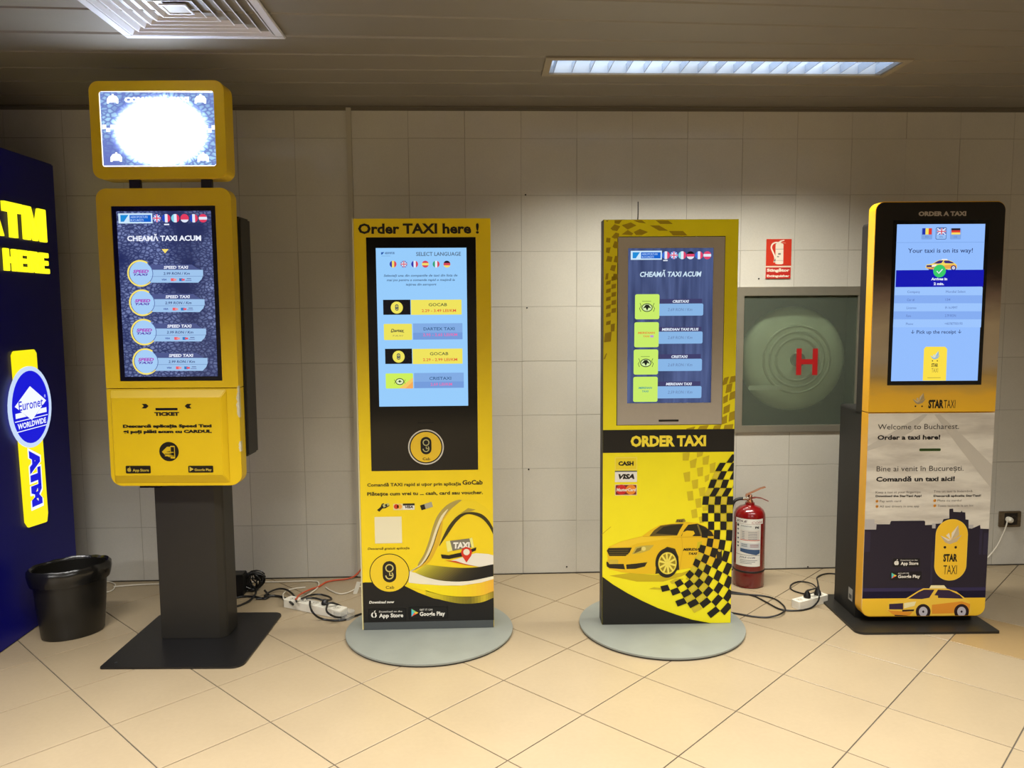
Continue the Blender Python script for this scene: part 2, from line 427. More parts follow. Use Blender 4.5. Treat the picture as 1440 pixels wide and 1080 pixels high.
# linear slats, each with its own edges; opening for the light fitting
M_SLAT = M((124, 118, 107), .38, spec=.5, noise=.03, scale=6)
TR = (.298, 3.515, 1.876, 3.757)
edges = [(4.362, 4.362), (4.14, 4.13), (3.911, 3.919), (3.700, 3.712), (3.486, 3.520), (3.265, 3.320), (3.03, 3.122), (2.82, 2.925)]
while edges[-1][0] > RY0+.25: edges.append((edges[-1][0]-.212, edges[-1][1]-.205))
def yl(e, x): return e[0]+(e[1]-e[0])*(x+.5)/2.0
for k in range(len(edges)-1):
    far, near = edges[k], edges[k+1]; gp = .010; sag = random.uniform(-.0012, .0012)
    def quad(x0, x1): return [(x0, max(RY0, yl(near, x0)+gp)), (x1, max(RY0, yl(near, x1)+gp)), (x1, yl(far, x1)), (x0, yl(far, x0))]
    segs = [quad(RX0, RX1)]
    if yl(near, 1) < TR[3] and yl(far, 1) > TR[1]:
        segs = [quad(RX0, TR[0]), quad(TR[2], RX1)]
        q = quad(TR[0], TR[2])
        if q[0][1] < TR[1]: segs.append([q[0], q[1], (TR[2], TR[1]), (TR[0], TR[1])])
        if q[3][1] > TR[3]: segs.append([(TR[0], TR[3]), (TR[2], TR[3]), q[2], q[3]])
    bm = bmesh.new()
    for q in segs:
        lo = [bm.verts.new((x, y+(.009 if i < 2 else -.003), CEIL+sag)) for i, (x, y) in enumerate(q)]
        hi = [bm.verts.new((x, y, CEIL+.009+sag)) for x, y in q]; tp = [bm.verts.new((x, y, CEIL+.03)) for x, y in q]
        for i in range(4):
            j = (i+1) % 4; bm.faces.new((lo[i], lo[j], hi[j], hi[i])); bm.faces.new((hi[i], hi[j], tp[j], tp[i]))
        bm.faces.new(lo); bm.faces.new(tp)
    obj('slat', bm, M_SLAT, ceiling)
bm = bmesh.new(); box(bm, RX0, RX1, WALL-.022, WALL-.0005, CEIL-.006, CEIL-.001); box(bm, RX0, RX1, WALL-.004, WALL-.0005, CEIL-.022, CEIL-.006)
structure('trim_1', bm, M((110, 102, 88), .5))
bm = bmesh.new(); box(bm, RX0, RX1, WALL-.003, WALL-.0002, .0003, .0045)
structure('baseboard_back', bm, M((60, 54, 46), .9, noise=.3, scale=20))
# ------------------------------------------------------------------ ceiling fittings
BLACK = M((22, 21, 20), .42, noise=.05, scale=40); BLACK2 = M((16, 15, 15), .25); WHITE = M((225, 222, 212), .5)
t = thing('ceiling_light', 'long recessed fluorescent light with lit louvre cells in the slatted ceiling', 'light', (1.087, 3.636, CEIL))
hx, hy = (TR[2]-TR[0])/2, (TR[3]-TR[1])/2
def frame_bm(hx, hy, wd, z0, z1):
    bm = bmesh.new()
    for a in ((-hx, hx, -hy, -hy+wd), (-hx, hx, hy-wd, hy), (-hx, -hx+wd, -hy+wd, hy-wd), (hx-wd, hx, -hy+wd, hy-wd)): box(bm, a[0], a[1], a[2], a[3], z0, z1)
    return bm
obj('frame', frame_bm(hx+.014, hy+.012, .03, -.008, -.0005), M((150, 140, 120), .4), t)
bm = bmesh.new(); i_ = .0145
for a in ((-hx+i_, hx-i_, -hy+i_, -hy+i_+.003), (-hx+i_, hx-i_, hy-i_-.003, hy-i_), (-hx+i_, -hx+i_+.003, -hy+i_, hy-i_), (hx-i_-.003, hx-i_, -hy+i_, hy-i_)): box(bm, *a, 0, .1)
box(bm, -hx+i_, hx-i_, -hy+i_, hy-i_, .1, .104)
obj('housing', bm, M((205, 214, 225), .3, metal=.3), t)
mt, nt, b = new_mat('troffer_glow')
b.inputs['Emission Color'].default_value = (.80, .90, 1.0, 1)
nz = nt.nodes.new('ShaderNodeTexNoise'); nz.inputs['Scale'].default_value = 7; tcn = nt.nodes.new('ShaderNodeTexCoord')
mr = nt.nodes.new('ShaderNodeMapRange'); mr.inputs['From Min'].default_value = .35; mr.inputs['From Max'].default_value = .65
mr.inputs['To Min'].default_value = 1.0; mr.inputs['To Max'].default_value = 2.1
nt.links.new(tcn.outputs['Object'], nz.inputs['Vector']); nt.links.new(nz.outputs['Fac'], mr.inputs['Value']); nt.links.new(mr.outputs[0], b.inputs['Emission Strength'])
bm = bmesh.new(); box(bm, -hx+.03, hx-.03, -.088, .088, .052, .056)
obj('diffuser', bm, mt, t)
LV = M((196, 210, 232), .25, metal=.55)
for k in range(19):
    x = -hx+.04+(2*hx-.08)*k/18; bm = bmesh.new()
    v = box(bm, x-.0012, x+.0012, -hy+.018, hy-.018, .002, .04)
    obj('louvre_blade', bm, LV, t)

t = thing('air_diffuser', 'white square ceiling air diffuser with nested sloping blades', 'vent', (-1.068, 2.962, CEIL))
VW = M((205, 205, 210), .45)
obj('frame', frame_bm(.308, .308, .034, -.012, -.0005), VW, t, bevel=.003)
def ring_blade(r0, r1, z0, z1, th=.002):
    bm = bmesh.new()
    def q(r, z): return [bm.verts.new((sx*r, sy*r, z)) for sx, sy in ((-1, -1), (1, -1), (1, 1), (-1, 1))]
    a, b_, c, d = q(r0, z0), q(r1, z1), q(r1-th, z1), q(r0-th*2, z0)
    for u, v in ((a, b_), (b_, c), (c, d), (d, a)):
        for i in range(4): j = (i+1) % 4; bm.faces.new((u[i], u[j], v[j], v[i]))
    return bm
for k in range(6):
    r = .272-.0385*k
    obj('blade', ring_blade(r, r-.030, -.012, .020), VW, t)
bm = frame_bm(.046, .046, .008, -.014, -.008); obj('centre_frame', bm, VW, t)
obj('centre_panel', B(-.04, .04, -.04, .04, -.011, -.008), M((150, 140, 118), .5), t)
obj('plenum', B(-.27, .27, -.27, .27, .0245, .0265), M((12, 12, 12), .9), t)
# far down-lights behind the viewpoint whose glints show in the wall tiles
for k in range(6):
    p = Vector((-3.05+.155*k, -1.75, CEIL-.0021)); t = thing('spot_light', ('leftmost', 'second from left', 'third from left', 'third from right', 'second from right', 'rightmost')[k]+' small ceiling spot of the row glinting in the wall', 'light', p, group='row of six small ceiling spots behind the viewpoint')
    bm = bmesh.new(); r = lathe(bm, [(.022, 0), (.022, -.006), (.016, -.006), (.016, -.002)], 16); obj('rim', bm, M((180, 180, 180), .3, metal=1), t)
    bm = bmesh.new(); bmesh.ops.create_circle(bm, cap_ends=True, radius=.0155, segments=16); bmesh.ops.translate(bm, verts=bm.verts, vec=(0, 0, -.003)); obj('lens', bm, E((255, 244, 225), 40 if k in (2, 3, 4) else 16), t, recalc=False)

# ------------------------------------------------------------------ ATM booth
AF = Frame(-2.135, 3.4, PI/2)
t = thing('atm_booth', 'dark blue cash machine booth with glowing yellow ATM lettering beside the bin', 'booth', (-2.135, 3.4, 0), PI/2)
NAVY = M((8, 11, 122), .38, spec=.22)
obj('cabinet', B(-1.7, .737, 0, 1.1, .0, 2.227), NAVY, t, bevel=.006)
AY = E((255, 245, 30), 1.25)
a = Art(AF, -.022, 0, 0, 1)
def letters3d(txt, u0, u1, vb, cap_, name, bold, th=.02):
    vs, fs = glyphs(txt, bold); ch = glyphs('H', bold)[0]; cz = max(p[1] for p in ch)-min(p[1] for p in ch); z0 = min(p[1] for p in ch)
    x0 = min(p[0] for p in vs); x1 = max(p[0] for p in vs); kx = (u1-u0)/(x1-x0); kz = cap_/cz
    bm = bmesh.new(); V = [bm.verts.new((u0+(x-x0)*kx, -th, vb+(y-z0)*kz)) for x, y in vs]
    for f in fs:
        try: bm.faces.new([V[i] for i in f])
        except ValueError: pass
    bmesh.ops.remove_doubles(bm, verts=bm.verts, dist=1e-5)
    r = bmesh.ops.extrude_face_region(bm, geom=bm.faces[:]); bmesh.ops.translate(bm, verts=[v for v in r['geom'] if isinstance(v, bmesh.types.BMVert)], vec=(0, th, 0))
    return obj(name, bm, AY, t)
BLOCK = {'T': [[(0,1),(1,1),(1,.72),(.67,.72),(.67,0),(.33,0),(.33,.72),(0,.72)]],
 'M': [[(0,0),(0,1),(.33,1),(.5,.42),(.67,1),(1,1),(1,0),(.74,0),(.74,.56),(.58,0),(.42,0),(.26,.56),(.26,0)]],
 'A': [[(0,0),(.33,1),(.67,1),(1,0),(.72,0),(.66,.2),(.34,.2),(.28,0)], [(.4,.4),(.6,.4),(.5,.74)]],
 'H': [[(0,0),(0,1),(.33,1),(.33,.64),(.67,.64),(.67,1),(1,1),(1,0),(.67,0),(.67,.36),(.33,.36),(.33,0)]],
 'E': [[(0,0),(0,1),(.95,1),(.95,.76),(.36,.76),(.36,.62),(.9,.62),(.9,.39),(.36,.39),(.36,.24),(1,.24),(1,0)]],
 'R': [[(0,0),(0,1),(.78,1),(.96,.88),(.96,.6),(.82,.47),(1,0),(.66,0),(.52,.38),(.34,.38),(.34,0)], [(.34,.60),(.60,.60),(.63,.68),(.60,.78),(.34,.78)]]}
for ch, u0, u1, vb, hh_ in (('A', .072, .262, 1.832, .157), ('T', .272, .412, 1.832, .157), ('M', .424, .612, 1.832, .157), ('H', .258, .350, 1.680, .100), ('E', .362, .440, 1.680, .100), ('R', .450, .535, 1.680, .100), ('E', .545, .618, 1.680, .100)):
    bm = bmesh.new(); slab(bm, [[(u0+(u1-u0)*x, vb+hh_*y) for x, y in lp_] for lp_ in BLOCK[ch]], -.016, -.0005)
    obj('letter', bm, AY, t, bevel=.002)
bm = bmesh.new(); slab(bm, [[(.268, 1.30), (.283, 1.318), (.448, 1.318), (.463, 1.30), (.475, .52), (.462, .478), (.31, .492), (.288, .52)]], -.012, 0)
bar = obj('sign_bar', bm, E((255, 235, 20), 1.05), t, bevel=.003)
bm = bmesh.new(); slab(bm, [circ(.375, 1.052, .176, 40, .191)], -.0175, -.0125); sg = obj('oval_sign', bm, E((205, 225, 255), .95), t)
a = Art(AF, -.0177); BL = E((12, 18, 225), .9); WH = E((235, 240, 255), 1.1)
a.poly(circ(.375, 1.052, .152, 40, .170), BL, 0)
a.poly([(.245, 1.068), (.375, 1.150), (.505, 1.068), (.375, .990)], WH, 1)
a.poly([(.247, 1.012), (.247, 1.035), (.30, 1.035), (.335, 1.012)], WH, 1); a.poly([(.503, 1.012), (.503, 1.035), (.45, 1.035), (.415, 1.012)], WH, 1)
a.Tfree('Euronet', .375, 1.066, .20, .044, BL, 3, .01)
a.poly(rect(.24, .996, .51, 1.000), WH, 2); a.poly(rect(.25, .948, .50, .952), WH, 2)
a.Tfree('WORLDWIDE', .375, .974, .235, .026, WH, 3, .03)
a.Tfree('®', .495, 1.09, .012, .014, WH, 3)
a.build('sign_graphics', sg)
a = Art(AF, -.0122); a.Tfree('ATM', .385, .715, .30, .105, WH, 1, .13, rot=-PI/2); a.Tfree('ATM', .385, .715, .27, .088, BL, 2, .085, rot=-PI/2)
a.build('sign_graphics', bar)

# ------------------------------------------------------------------ waste bin
c = on_z(101, 893); cx, cy = -1.925, 3.66
t = thing('waste_bin', 'black oval waste bin lined with a black bag beside the blue booth', 'bin', (cx, cy, 0), .62)
def oval(bm, prof, n=44, wob=0.0, mi=0):
    rings = []
    for r, z in prof:
        q = []
        for i in range(n):
            a_ = 2*PI*i/n; w_ = wob*(math.sin(5*a_+1)+.7*math.sin(11*a_)+.5*math.sin(17*a_+2))
            q.append(bm.verts.new(((r+w_*.5)*1.18*math.cos(a_), (r+w_*.5)*.86*math.sin(a_), z+w_)))
        rings.append(q)
    for p, q in zip(rings, rings[1:]):
        for i in range(n): bm.faces.new((p[i], p[(i+1) % n], q[(i+1) % n], q[i]))
    return rings
bm = bmesh.new(); r = oval(bm, [(.105, 0), (.112, .008), (.124, .15), (.134, .318), (.128, .318), (.118, .15), (.10, .012)]); cap(bm, r[0]); cap(bm, r[-1])
obj('bin_body', bm, M((24, 22, 18), .35, noise=.12, scale=12), t, smooth=True)
bm = bmesh.new(); oval(bm, [(.104, .03), (.122, .20), (.130, .322), (.139, .331), (.149, .318), (.150, .298), (.146, .272), (.141, .255)], 64, .0014)
BAG = M((20, 19, 17), .22, spec=.6, bump=.9, scale=22)
obj('bin_bag', bm, BAG, t, smooth=True)

# ------------------------------------------------------------------ niche, sign, socket, trunking on the back wall
x0, z0, x1, z1 = HYD; cx, cz = (x0+x1)/2, (z0+z1)/2
t = thing('hydrant_cabinet', 'metal framed frosted glass hydrant cabinet marked with a red letter H', 'cabinet', (cx, WALL, z0))
hw = (x1-x0)/2; hh = z1-z0
ALU = M((165, 160, 145), .38, metal=.6, noise=.04, scale=15)
bm = bmesh.new(); slab(bm, [rect(-hw-.004, -.004, hw+.004, hh+.004), rect(-hw+.036, .036, hw-.012, hh-.046)], -.008, .012)
obj('frame', bm, ALU, t, bevel=.002)
bm = bmesh.new()
for q in ((-hw+.001, hw-.001, .145, .15, .001, hh-.001), (-hw+.001, -hw+.004, .012, .145, .001, hh-.001), (hw-.004, hw-.001, .012, .145, .001, hh-.001), (-hw+.004, hw-.004, .012, .145, .001, .004), (-hw+.004, hw-.004, .012, .145, hh-.004, hh-.001)): box(bm, *q)
obj('housing', bm, M((58, 64, 58), .7), t)
mg, nt, b = new_mat('frosted_glass')
b.inputs['Base Color'].default_value = rgb((142, 152, 138)); b.inputs['Roughness'].default_value = .32; b.inputs['Specular IOR Level'].default_value = .6
tr = nt.nodes.new('ShaderNodeBsdfRefraction'); tr.inputs['IOR'].default_value = 1.0; tr.inputs['Roughness'].default_value = .16; tr.inputs['Color'].default_value = (.86, .92, .84, 1)
tr2 = nt.nodes.new('ShaderNodeBsdfTransparent'); tr2.inputs['Color'].default_value = (.86, .92, .84, 1)
ma = nt.nodes.new('ShaderNodeMixShader'); ma.inputs[0].default_value = .30; nt.links.new(tr.outputs[0], ma.inputs[1]); nt.links.new(tr2.outputs[0], ma.inputs[2])
mx = nt.nodes.new('ShaderNodeMixShader'); mx.inputs[0].default_value = .78; out = nt.nodes['Material Output']
nt.links.new(b.outputs[0], mx.inputs[1]); nt.links.new(ma.outputs[0], mx.inputs[2]); nt.links.new(mx.outputs[0], out.inputs['Surface'])
pane = obj('pane', B(-hw+.037, hw-.013, .002, .0035, .037, hh-.047), mg, t)
HF = Frame(cx, WALL, 0)
a = Art(HF, .002, 1020, 390, 4.695); RED = M((176, 22, 24), .5)
a.R(468, 470, 502, 645, RED, 1); a.R(575, 470, 609, 645, RED, 1); a.R(502, 540, 575, 574, RED, 1); a.build('letter', pane)
for o_ in [pane.children[0]]:                                  # Art draws in room height; the cabinet's origin is at its sill
    o_.data.transform(Matrix.Translation((0, 0, -z0)))
# hose reel: red-white drum with coiled hose behind the pane
bm = bmesh.new()
u, v = HF.uv(1117, 505, .09); v -= z0
def disc(bm, u, v, r, y0, y1, n=40): slab(bm, [circ(u, v, r, n)], y0, y1)
r = lathe(bm, [(.0001, .05), (.10, .052), (.18, .056), (.24, .066), (.275, .082), (.295, .105), (.30, .14)], 48); bmesh.ops.rotate(bm, verts=bm.verts, matrix=Matrix.Rotation(PI/2, 3, 'X'))
for v_ in bm.verts: v_.co = Vector((v_.co.x+u, -v_.co.y, v_.co.z+v))
obj('reel_flange', bm, M((235, 236, 220), .6), t, smooth=True)
bm = bmesh.new()
for k in range(3):
    pts = [(u+(.12+.035*k)*math.cos(2*PI*i/30), .054+.002*k, v+(.12+.035*k)*math.sin(2*PI*i/30)) for i in range(31)]
    tube(bm, pts, .0085, 6, 0)
obj('hose', bm, M((206, 206, 190), .6), t, smooth=True)
bm = bmesh.new(); disc(bm, u, v, .04, .03, .052, 24); obj('reel_hub', bm, M((120, 122, 112), .5), t)
bm = bmesh.new(); u2, v2 = HF.uv(1075, 545, .05); v2 -= z0; slab(bm, [rr(u2-.10, v2-.012, u2+.10, v2+.012, .01)], .026, .036); obj('nozzle', bm, M((225, 225, 215), .3), t)

p0, p1 = on_y(1076, 391), on_y(1113, 336)
t = thing('extinguisher_sign', 'red wall sign showing a white extinguisher above two words', 'sign', ((p0.x+p1.x)/2, WALL, p0.z))
sw, sh = (p1.x-p0.x)/2, p1.z-p0.z
bd = obj('sign_plate', B(-sw, sw, -.004, -.0006, 0, sh), M((232, 214, 190), .4), t, bevel=.0007)
SF = Frame((p0.x+p1.x)/2, WALL, 0); a = Art(SF, -.004, 1060, 325, 14.4)
SR = M((205, 52, 30), .42); SR2 = M((190, 40, 30), .42); SW = M((240, 228, 210), .45)
a.R(250, 160, 762, 703, SR); a.R(240, 735, 745, 962, SR2)
a.P([(440, 270), (470, 245), (570, 245), (602, 270), (594, 660), (560, 672), (470, 672), (434, 660)], SW, 2)
a.line([(500, 235), (430, 235), (375, 270), (355, 340), (385, 420), (415, 490), (428, 560), (415, 610)], 30, SW, 2, 5)
a.P([(390, 632), (440, 632), (432, 560), (412, 590)], SW, 2); a.P([(495, 248), (500, 220), (545, 190), (610, 178), (625, 190), (560, 212), (545, 248)], SW, 2)
a.P([(545, 222), (640, 232), (655, 250), (560, 244)], M((225, 130, 110), .4), 2)
a.R(440, 362, 600, 368, M((90, 90, 80), .5), 3); a.R(440, 592, 594, 597, M((150, 140, 130), .5), 3); a.R(492, 445, 545, 480, M((130, 130, 120), .5), 3); a.R(470, 505, 510, 530, M((150, 150, 140), .5), 3)
a.T('Stingător', 262, 722, 822, 62, SW, 2, .045); a.T('Extinguisher', 262, 722, 930, 48, SW, 2, .045)
o = a.build('printed_graphics', bd); o.data.transform(Matrix.Translation((0, 0, -p0.z)))

p = on_y(1419, 729.5)
t = thing('wall_socket', 'grimy metal double wall socket with a white plug near the floor', 'socket', (p.x, WALL, p.z))
bm = bmesh.new(); slab(bm, [rr(-.064, -.046, .064, .046, .006), rr(-.034, -.034, .045, .036, .003)], -.009, -.0005); obj('cover_frame', bm, M((112, 98, 78), .4, metal=.5, noise=.25, scale=60), t, bevel=.002)
bm = bmesh.new(); box(bm, -.034, .045, -.004, -.0005, -.034, .036); obj('socket_insert', bm, M((42, 36, 30), .5), t)
for sx in (-.013, .026):
    bm = bmesh.new(); slab(bm, [circ(sx, .001, .017, 20), circ(sx, .001, .0135, 20)], -.0065, -.0042); obj('socket_ring', bm, M((60, 52, 42), .5), t)
wp = M((222, 216, 200), .4)
t2 = thing('plug', 'white plug and white flex hanging from the wall socket', 'plug', (p.x-.013, WALL-.010, p.z))
bm = bmesh.new(); r = lathe(bm, [(.0165, 0), (.0175, .012), (.015, .028), (.008, .036)], 20); cap(bm, r[0]); cap(bm, r[-1]); bmesh.ops.rotate(bm, verts=bm.verts, matrix=Matrix.Rotation(PI/2, 3, 'X')); obj('plug_body', bm, wp, t2, smooth=True)
pts = []
for q, yy in (((1416.5, 731), 4.318), ((1415.5, 738), 4.312), ((1411, 750), 4.315), ((1402, 768), 4.32), ((1390, 783), 4.32), ((1378, 792), 4.31), ((1360, 803), 4.30)):
    w_ = on_y(*q, yy); pts.append((w_.x-p.x+.013, w_.y-WALL+.010, w_.z-p.z))
bm = bmesh.new(); tube(bm, pts, .0038); obj('flex', bm, wp, t2, smooth=True)

tx = -.698
o = obj('cable_trunking', B(-.0135, .0135, -.014, -.0008, -1.277, 1.277), M((186, 180, 165), .5), None, bevel=.0015); o.location = (tx, WALL, 1.284)
tag(o, 'narrow pale vertical cable trunking running up the tiled wall behind the first slim kiosk', 'trunking')

# ------------------------------------------------------------------ fire extinguisher
ex = Vector((1.428, 4.135))
t = thing('fire_extinguisher', 'red fire extinguisher with white label standing on the floor by the wall', 'extinguisher', (ex.x, ex.y, 0))
RD = M((118, 9, 11), .22, coat=.6, noise=.03, scale=10)
bm = bmesh.new(); r = lathe(bm, [(.0, .0), (.078, .001), (.082, .006), (.082, .078), (.0825, .080), (.0825, .375), (.080, .395), (.072, .413), (.055, .428), (.034, .436), (.026, .440), (.024, .452), (.0, .452)], 48); bmesh.ops.remove_doubles(bm, verts=bm.verts, dist=1e-6)
obj('cylinder', bm, RD, t, smooth=True)
bm = bmesh.new(); lathe(bm, [(.0822, .084), (.0838, .086), (.0838, .094), (.0822, .096)], 48); obj('base_band', bm, M((30, 14, 14), .5), t, smooth=True)
COP = M((205, 150, 120), .22, metal=.9)
bm = bmesh.new(); lathe(bm, [(.0001, .452), (.017, .452), (.017, .462), (.012, .464), (.012, .490), (.009, .494), (.0001, .494)], 20); obj('valve', bm, COP, t, smooth=True)
def bar3(pts, w0, th):
    bm = bmesh.new(); P = [Vector((x, 0, z)) for x, z in pts]; L = []
    for i, q in enumerate(P):
        d = (P[min(i+1, len(P)-1)]-P[max(i-1, 0)]).normalized(); n = Vector((-d.z, 0, d.x))*th
        L.append([bm.verts.new(q+Vector((0, s_*w0, 0))+n*k) for s_, k in ((-1, 0), (1, 0), (1, 1), (-1, 1))])
    for a_, b_ in zip(L, L[1:]):
        for i in range(4): j = (i+1) % 4; bm.faces.new((a_[i], a_[j], b_[j], b_[i]))
    bm.faces.new(L[0]); bm.faces.new(L[-1]); return bm
obj('lever', bar3([(-.020, .483), (-.018, .492), (.02, .508), (.055, .524), (.082, .532)], .010, .005), COP, t, bevel=.001)
obj('carry_handle', bar3([(-.012, .470), (.03, .476), (.06, .472), (.098, .455)], .011, .004), M((150, 40, 34), .25, metal=.5), t, bevel=.001)
bm = bmesh.new(); lathe(bm, [(.0001, -.010), (.0095, -.010), (.0095, .022), (.0001, .022)], 14); bmesh.ops.rotate(bm, verts=bm.verts, matrix=Matrix.Rotation(-PI/2, 3, 'Y')); bmesh.ops.translate(bm, verts=bm.verts, vec=(-.018, 0, .472)); obj('hose_nut', bm, M((190, 185, 170), .25, metal=.9), t, smooth=True)
bm = bmesh.new(); tube(bm, [(-.038, 0, .472), (-.062, 0, .470), (-.088, -.002, .455), (-.103, -.004, .40), (-.104, 0, .30), (-.100, .002, .18), (-.098, .002, .12)], .0085); obj('hose', bm, BLACK, t, smooth=True)
EF = Frame(ex.x, ex.y-.0826, 0); a = Art(EF, 0, 1010, 670, 6.353); LW = M((228, 226, 218), .45)
GR = M((90, 100, 110), .5); a.step = .00012
a.R(148, 385, 412, 430, LW, 0); a.R(152, 432, 382, 808, LW, 0)
a.T('JOLE', 155, 262, 418, 18, M((90, 70, 80), .5), 2, .03, .2); a.T('COM', 300, 398, 424, 20, M((170, 100, 100), .5), 2, .0, .1)
a.R(198, 440, 376, 484, M((215, 215, 208), .5), 1); a.T('STINGATOR', 205, 300, 456, 10, GR, 2, .02); a.T('P6', 330, 368, 468, 20, M((30, 30, 30), .5), 2, .06)
a.R(198, 486, 374, 570, M((206, 200, 192), .5), 1); a.R(198, 571, 376, 577, M((200, 80, 60), .5), 2); a.R(198, 600, 376, 650, M((200, 204, 206), .5), 1)
a.P([(198, 652), (376, 656), (374, 690), (340, 704), (198, 682)], M((58, 84, 120), .5), 1)
a.C(175, 450, 12, M((40, 36, 50), .5), 2); a.R(152, 706, 376, 710, M((120, 120, 110), .5), 1)
for yy in (500, 515, 530, 545, 560): a.R(270, yy, 350, yy+4, GR, 2); a.R(215, yy, 238, yy+4, GR, 2)
for yy in (610, 620, 630): a.R(210, yy, 262, yy+4, GR, 2); a.R(285, yy, 362, yy+4, M((150, 90, 90), .5), 2)
for yy in (480, 520, 560, 600, 630): a.R(166, yy, 184, yy+14, GR, 2)
a.T('JOLE COM', 190, 330, 736, 14, M((110, 110, 120), .5), 2, .03, .2)
for yy, q in ((752, 350), (766, 330), (780, 300)): a.R(195, yy, q, yy+4, GR, 2)
# subdivide long shapes by wrapping only in x: split faces through a fine grid
def wrap(x, y, z):
    r = .0826-(y); th = x/.0826; return (r*math.sin(th), -r*math.cos(th), z)
def grid_split(a, du):
    V, P_, Mi = [], [], []
    for f, m in zip(a.p, a.m):
        pts = [a.v[i] for i in f]; lo = min(q[0] for q in pts); hi = max(q[0] for q in pts); y = pts[0][1]
        n = max(1, int((hi-lo)/du)+1)
        for k in range(n):
            c_ = clip_poly([(q[0], q[2]) for q in pts], lo+(hi-lo)*k/n, -9, lo+(hi-lo)*(k+1)/n, 9) if n > 1 else [(q[0], q[2]) for q in pts]
            if len(c_) < 3: continue
            P_.append(list(range(len(V), len(V)+len(c_)))); V += [(q[0], y, q[1]) for q in c_]; Mi.append(m)
    a.v, a.p, a.m = V, P_, Mi
grid_split(a, .006)
a.build('label', t, wrap)
# ------------------------------------------------------------------ shared print helpers
BK = PR((18, 17, 16)); YL = PR((238, 205, 20)); WT = PR((232, 228, 215))
def store_buttons(a, q1, q2, edge, small1, small2, dark=BK, txt=WT, fine=True):
    """two download buttons: q = left, top, right, bottom"""
    for q, big, small, kind in ((q1, 'App Store', small1, 0), (q2, 'Google Play', small2, 1)):
        l, t_, r, b = q; h = b-t_; w_ = r-l
        if edge: a.R(l-1.5, t_-1.5, r+1.5, b+1.5, edge, 3, h*.12)
        a.R(l, t_, r, b, dark, 4, h*.12)
        ix = l+h*.46; iy = (t_+b)/2
        if kind == 0:
            a.C(ix-h*.07, iy+h*.05, h*.19, txt, 5, 16, h*.24); a.C(ix+h*.07, iy+h*.05, h*.19, txt, 5, 16, h*.24)
            a.P([(ix, iy-h*.20), (ix+h*.05, iy-h*.34), (ix+h*.14, iy-h*.38), (ix+h*.10, iy-h*.24)], txt, 5)
            a.C(ix+h*.28, iy, h*.08, dark, 6, 10)
        else:
            c = (PR((80, 190, 205)), PR((235, 90, 70)), PR((235, 190, 60)), PR((120, 200, 120))) if fine else (txt,)*4
            p = [(ix-h*.26, iy-h*.34), (ix-h*.26, iy+h*.34), (ix+h*.34, iy)]
            a.P([p[0], p[1], (ix-h*.02, iy)], c[0], 5); a.P([p[0], (ix-h*.02, iy), (ix+h*.14, iy-h*.11)], c[3], 5)
            a.P([p[1], (ix-h*.02, iy), (ix+h*.14, iy+h*.11)], c[1], 5); a.P([(ix-h*.02, iy), (ix+h*.14, iy-h*.11), p[2], (ix+h*.14, iy+h*.11)], c[2], 5)
        x0_ = l+h*.92
        a.T(big, x0_, r-h*.22, b-h*.24, h*.36, txt, 6, .03)
        if small: a.T(small, x0_, x0_+(r-h*.22-x0_)*(.95 if kind == 0 else .5), t_+h*.30, h*.15, txt, 6)
def go_badge(a, l, t_, r, b, body, ink, lay=5):
    """pill-shaped mark holding a small circle above a G"""
    cx = (l+r)/2; w_ = r-l; a.R(l, t_, r, b, ink, lay, w_*.49)
    a.ring(cx, t_+w_*.52, w_*.22, w_*.31, body, lay+1, n=20)
    a.ring(cx, b-w_*.52, w_*.22, w_*.31, body, lay+1, -PI*1.0, .85, 20); a.line([(cx+w_*.27, b-w_*.52), (cx+w_*.02, b-w_*.52), (cx+w_*.02, b-w_*.72)], w_*.09, body, lay+1)
def logo(a, l, t_, r, b, s, lay=2):
    """white framed blue airport banner"""
    w_ = r-l; h = b-t_
    a.R(l, t_, r, b, E((205, 232, 250), s), lay); a.R(l+w_*.06, t_+h*.16, l+w_*.30, b-h*.16, E((30, 140, 215), s), lay+1)
    a.P([(l+w_*.30, t_+h*.14), (l+w_*.30, b-h*.14), (l+w_*.16, b-h*.14)], E((205, 232, 250), s), lay+2)
    a.R(l+w_*.33, t_+h*.16, r-w_*.04, b-h*.14, E((20, 100, 205), s), lay+1)
    a.T('AEROPORTURI', l+w_*.36, r-w_*.14, t_+h*.48, h*.22, E((190, 220, 250), s), lay+2); a.T('BUCUREȘTI', l+w_*.36, r-w_*.26, t_+h*.80, h*.22, E((190, 220, 250), s), lay+2)

# ------------------------------------------------------------------ KIOSK 1: tall yellow terminal with a lit sign on top
K1 = Frame(-1.343, 3.4637, -.04)
k1 = thing('taxi_kiosk', 'tall yellow taxi terminal on a dark post with a glowing sign on top', 'kiosk', (K1.o.x, K1.o.y, 0), K1.a, 'free-standing taxi ordering kiosks')
Y1 = M((222, 186, 6), .38, noise=.02, scale=9)
def onfloor(f, px, py, z):
    w_ = on_z(px, py, z); d = w_-f.o; e = Vector((math.cos(f.a), math.sin(f.a), 0)); n = Vector((-math.sin(f.a), math.cos(f.a), 0))
    return d.dot(e), d.dot(n)
fl = onfloor(K1, 139, 939, .008); fr_ = onfloor(K1, 345, 937, .008)
x0, x1, y0 = fl[0], fl[0]+.60, fl[1]; y1 = y0+.60
bm = bmesh.new(); plate(bm, rr(x0, y0, x1, y1, (.012, .05, .04, .04)), .0005, .009)
obj('base_plate', bm, M((20, 19, 19), .38, noise=.05, scale=30), k1, bevel=.001)
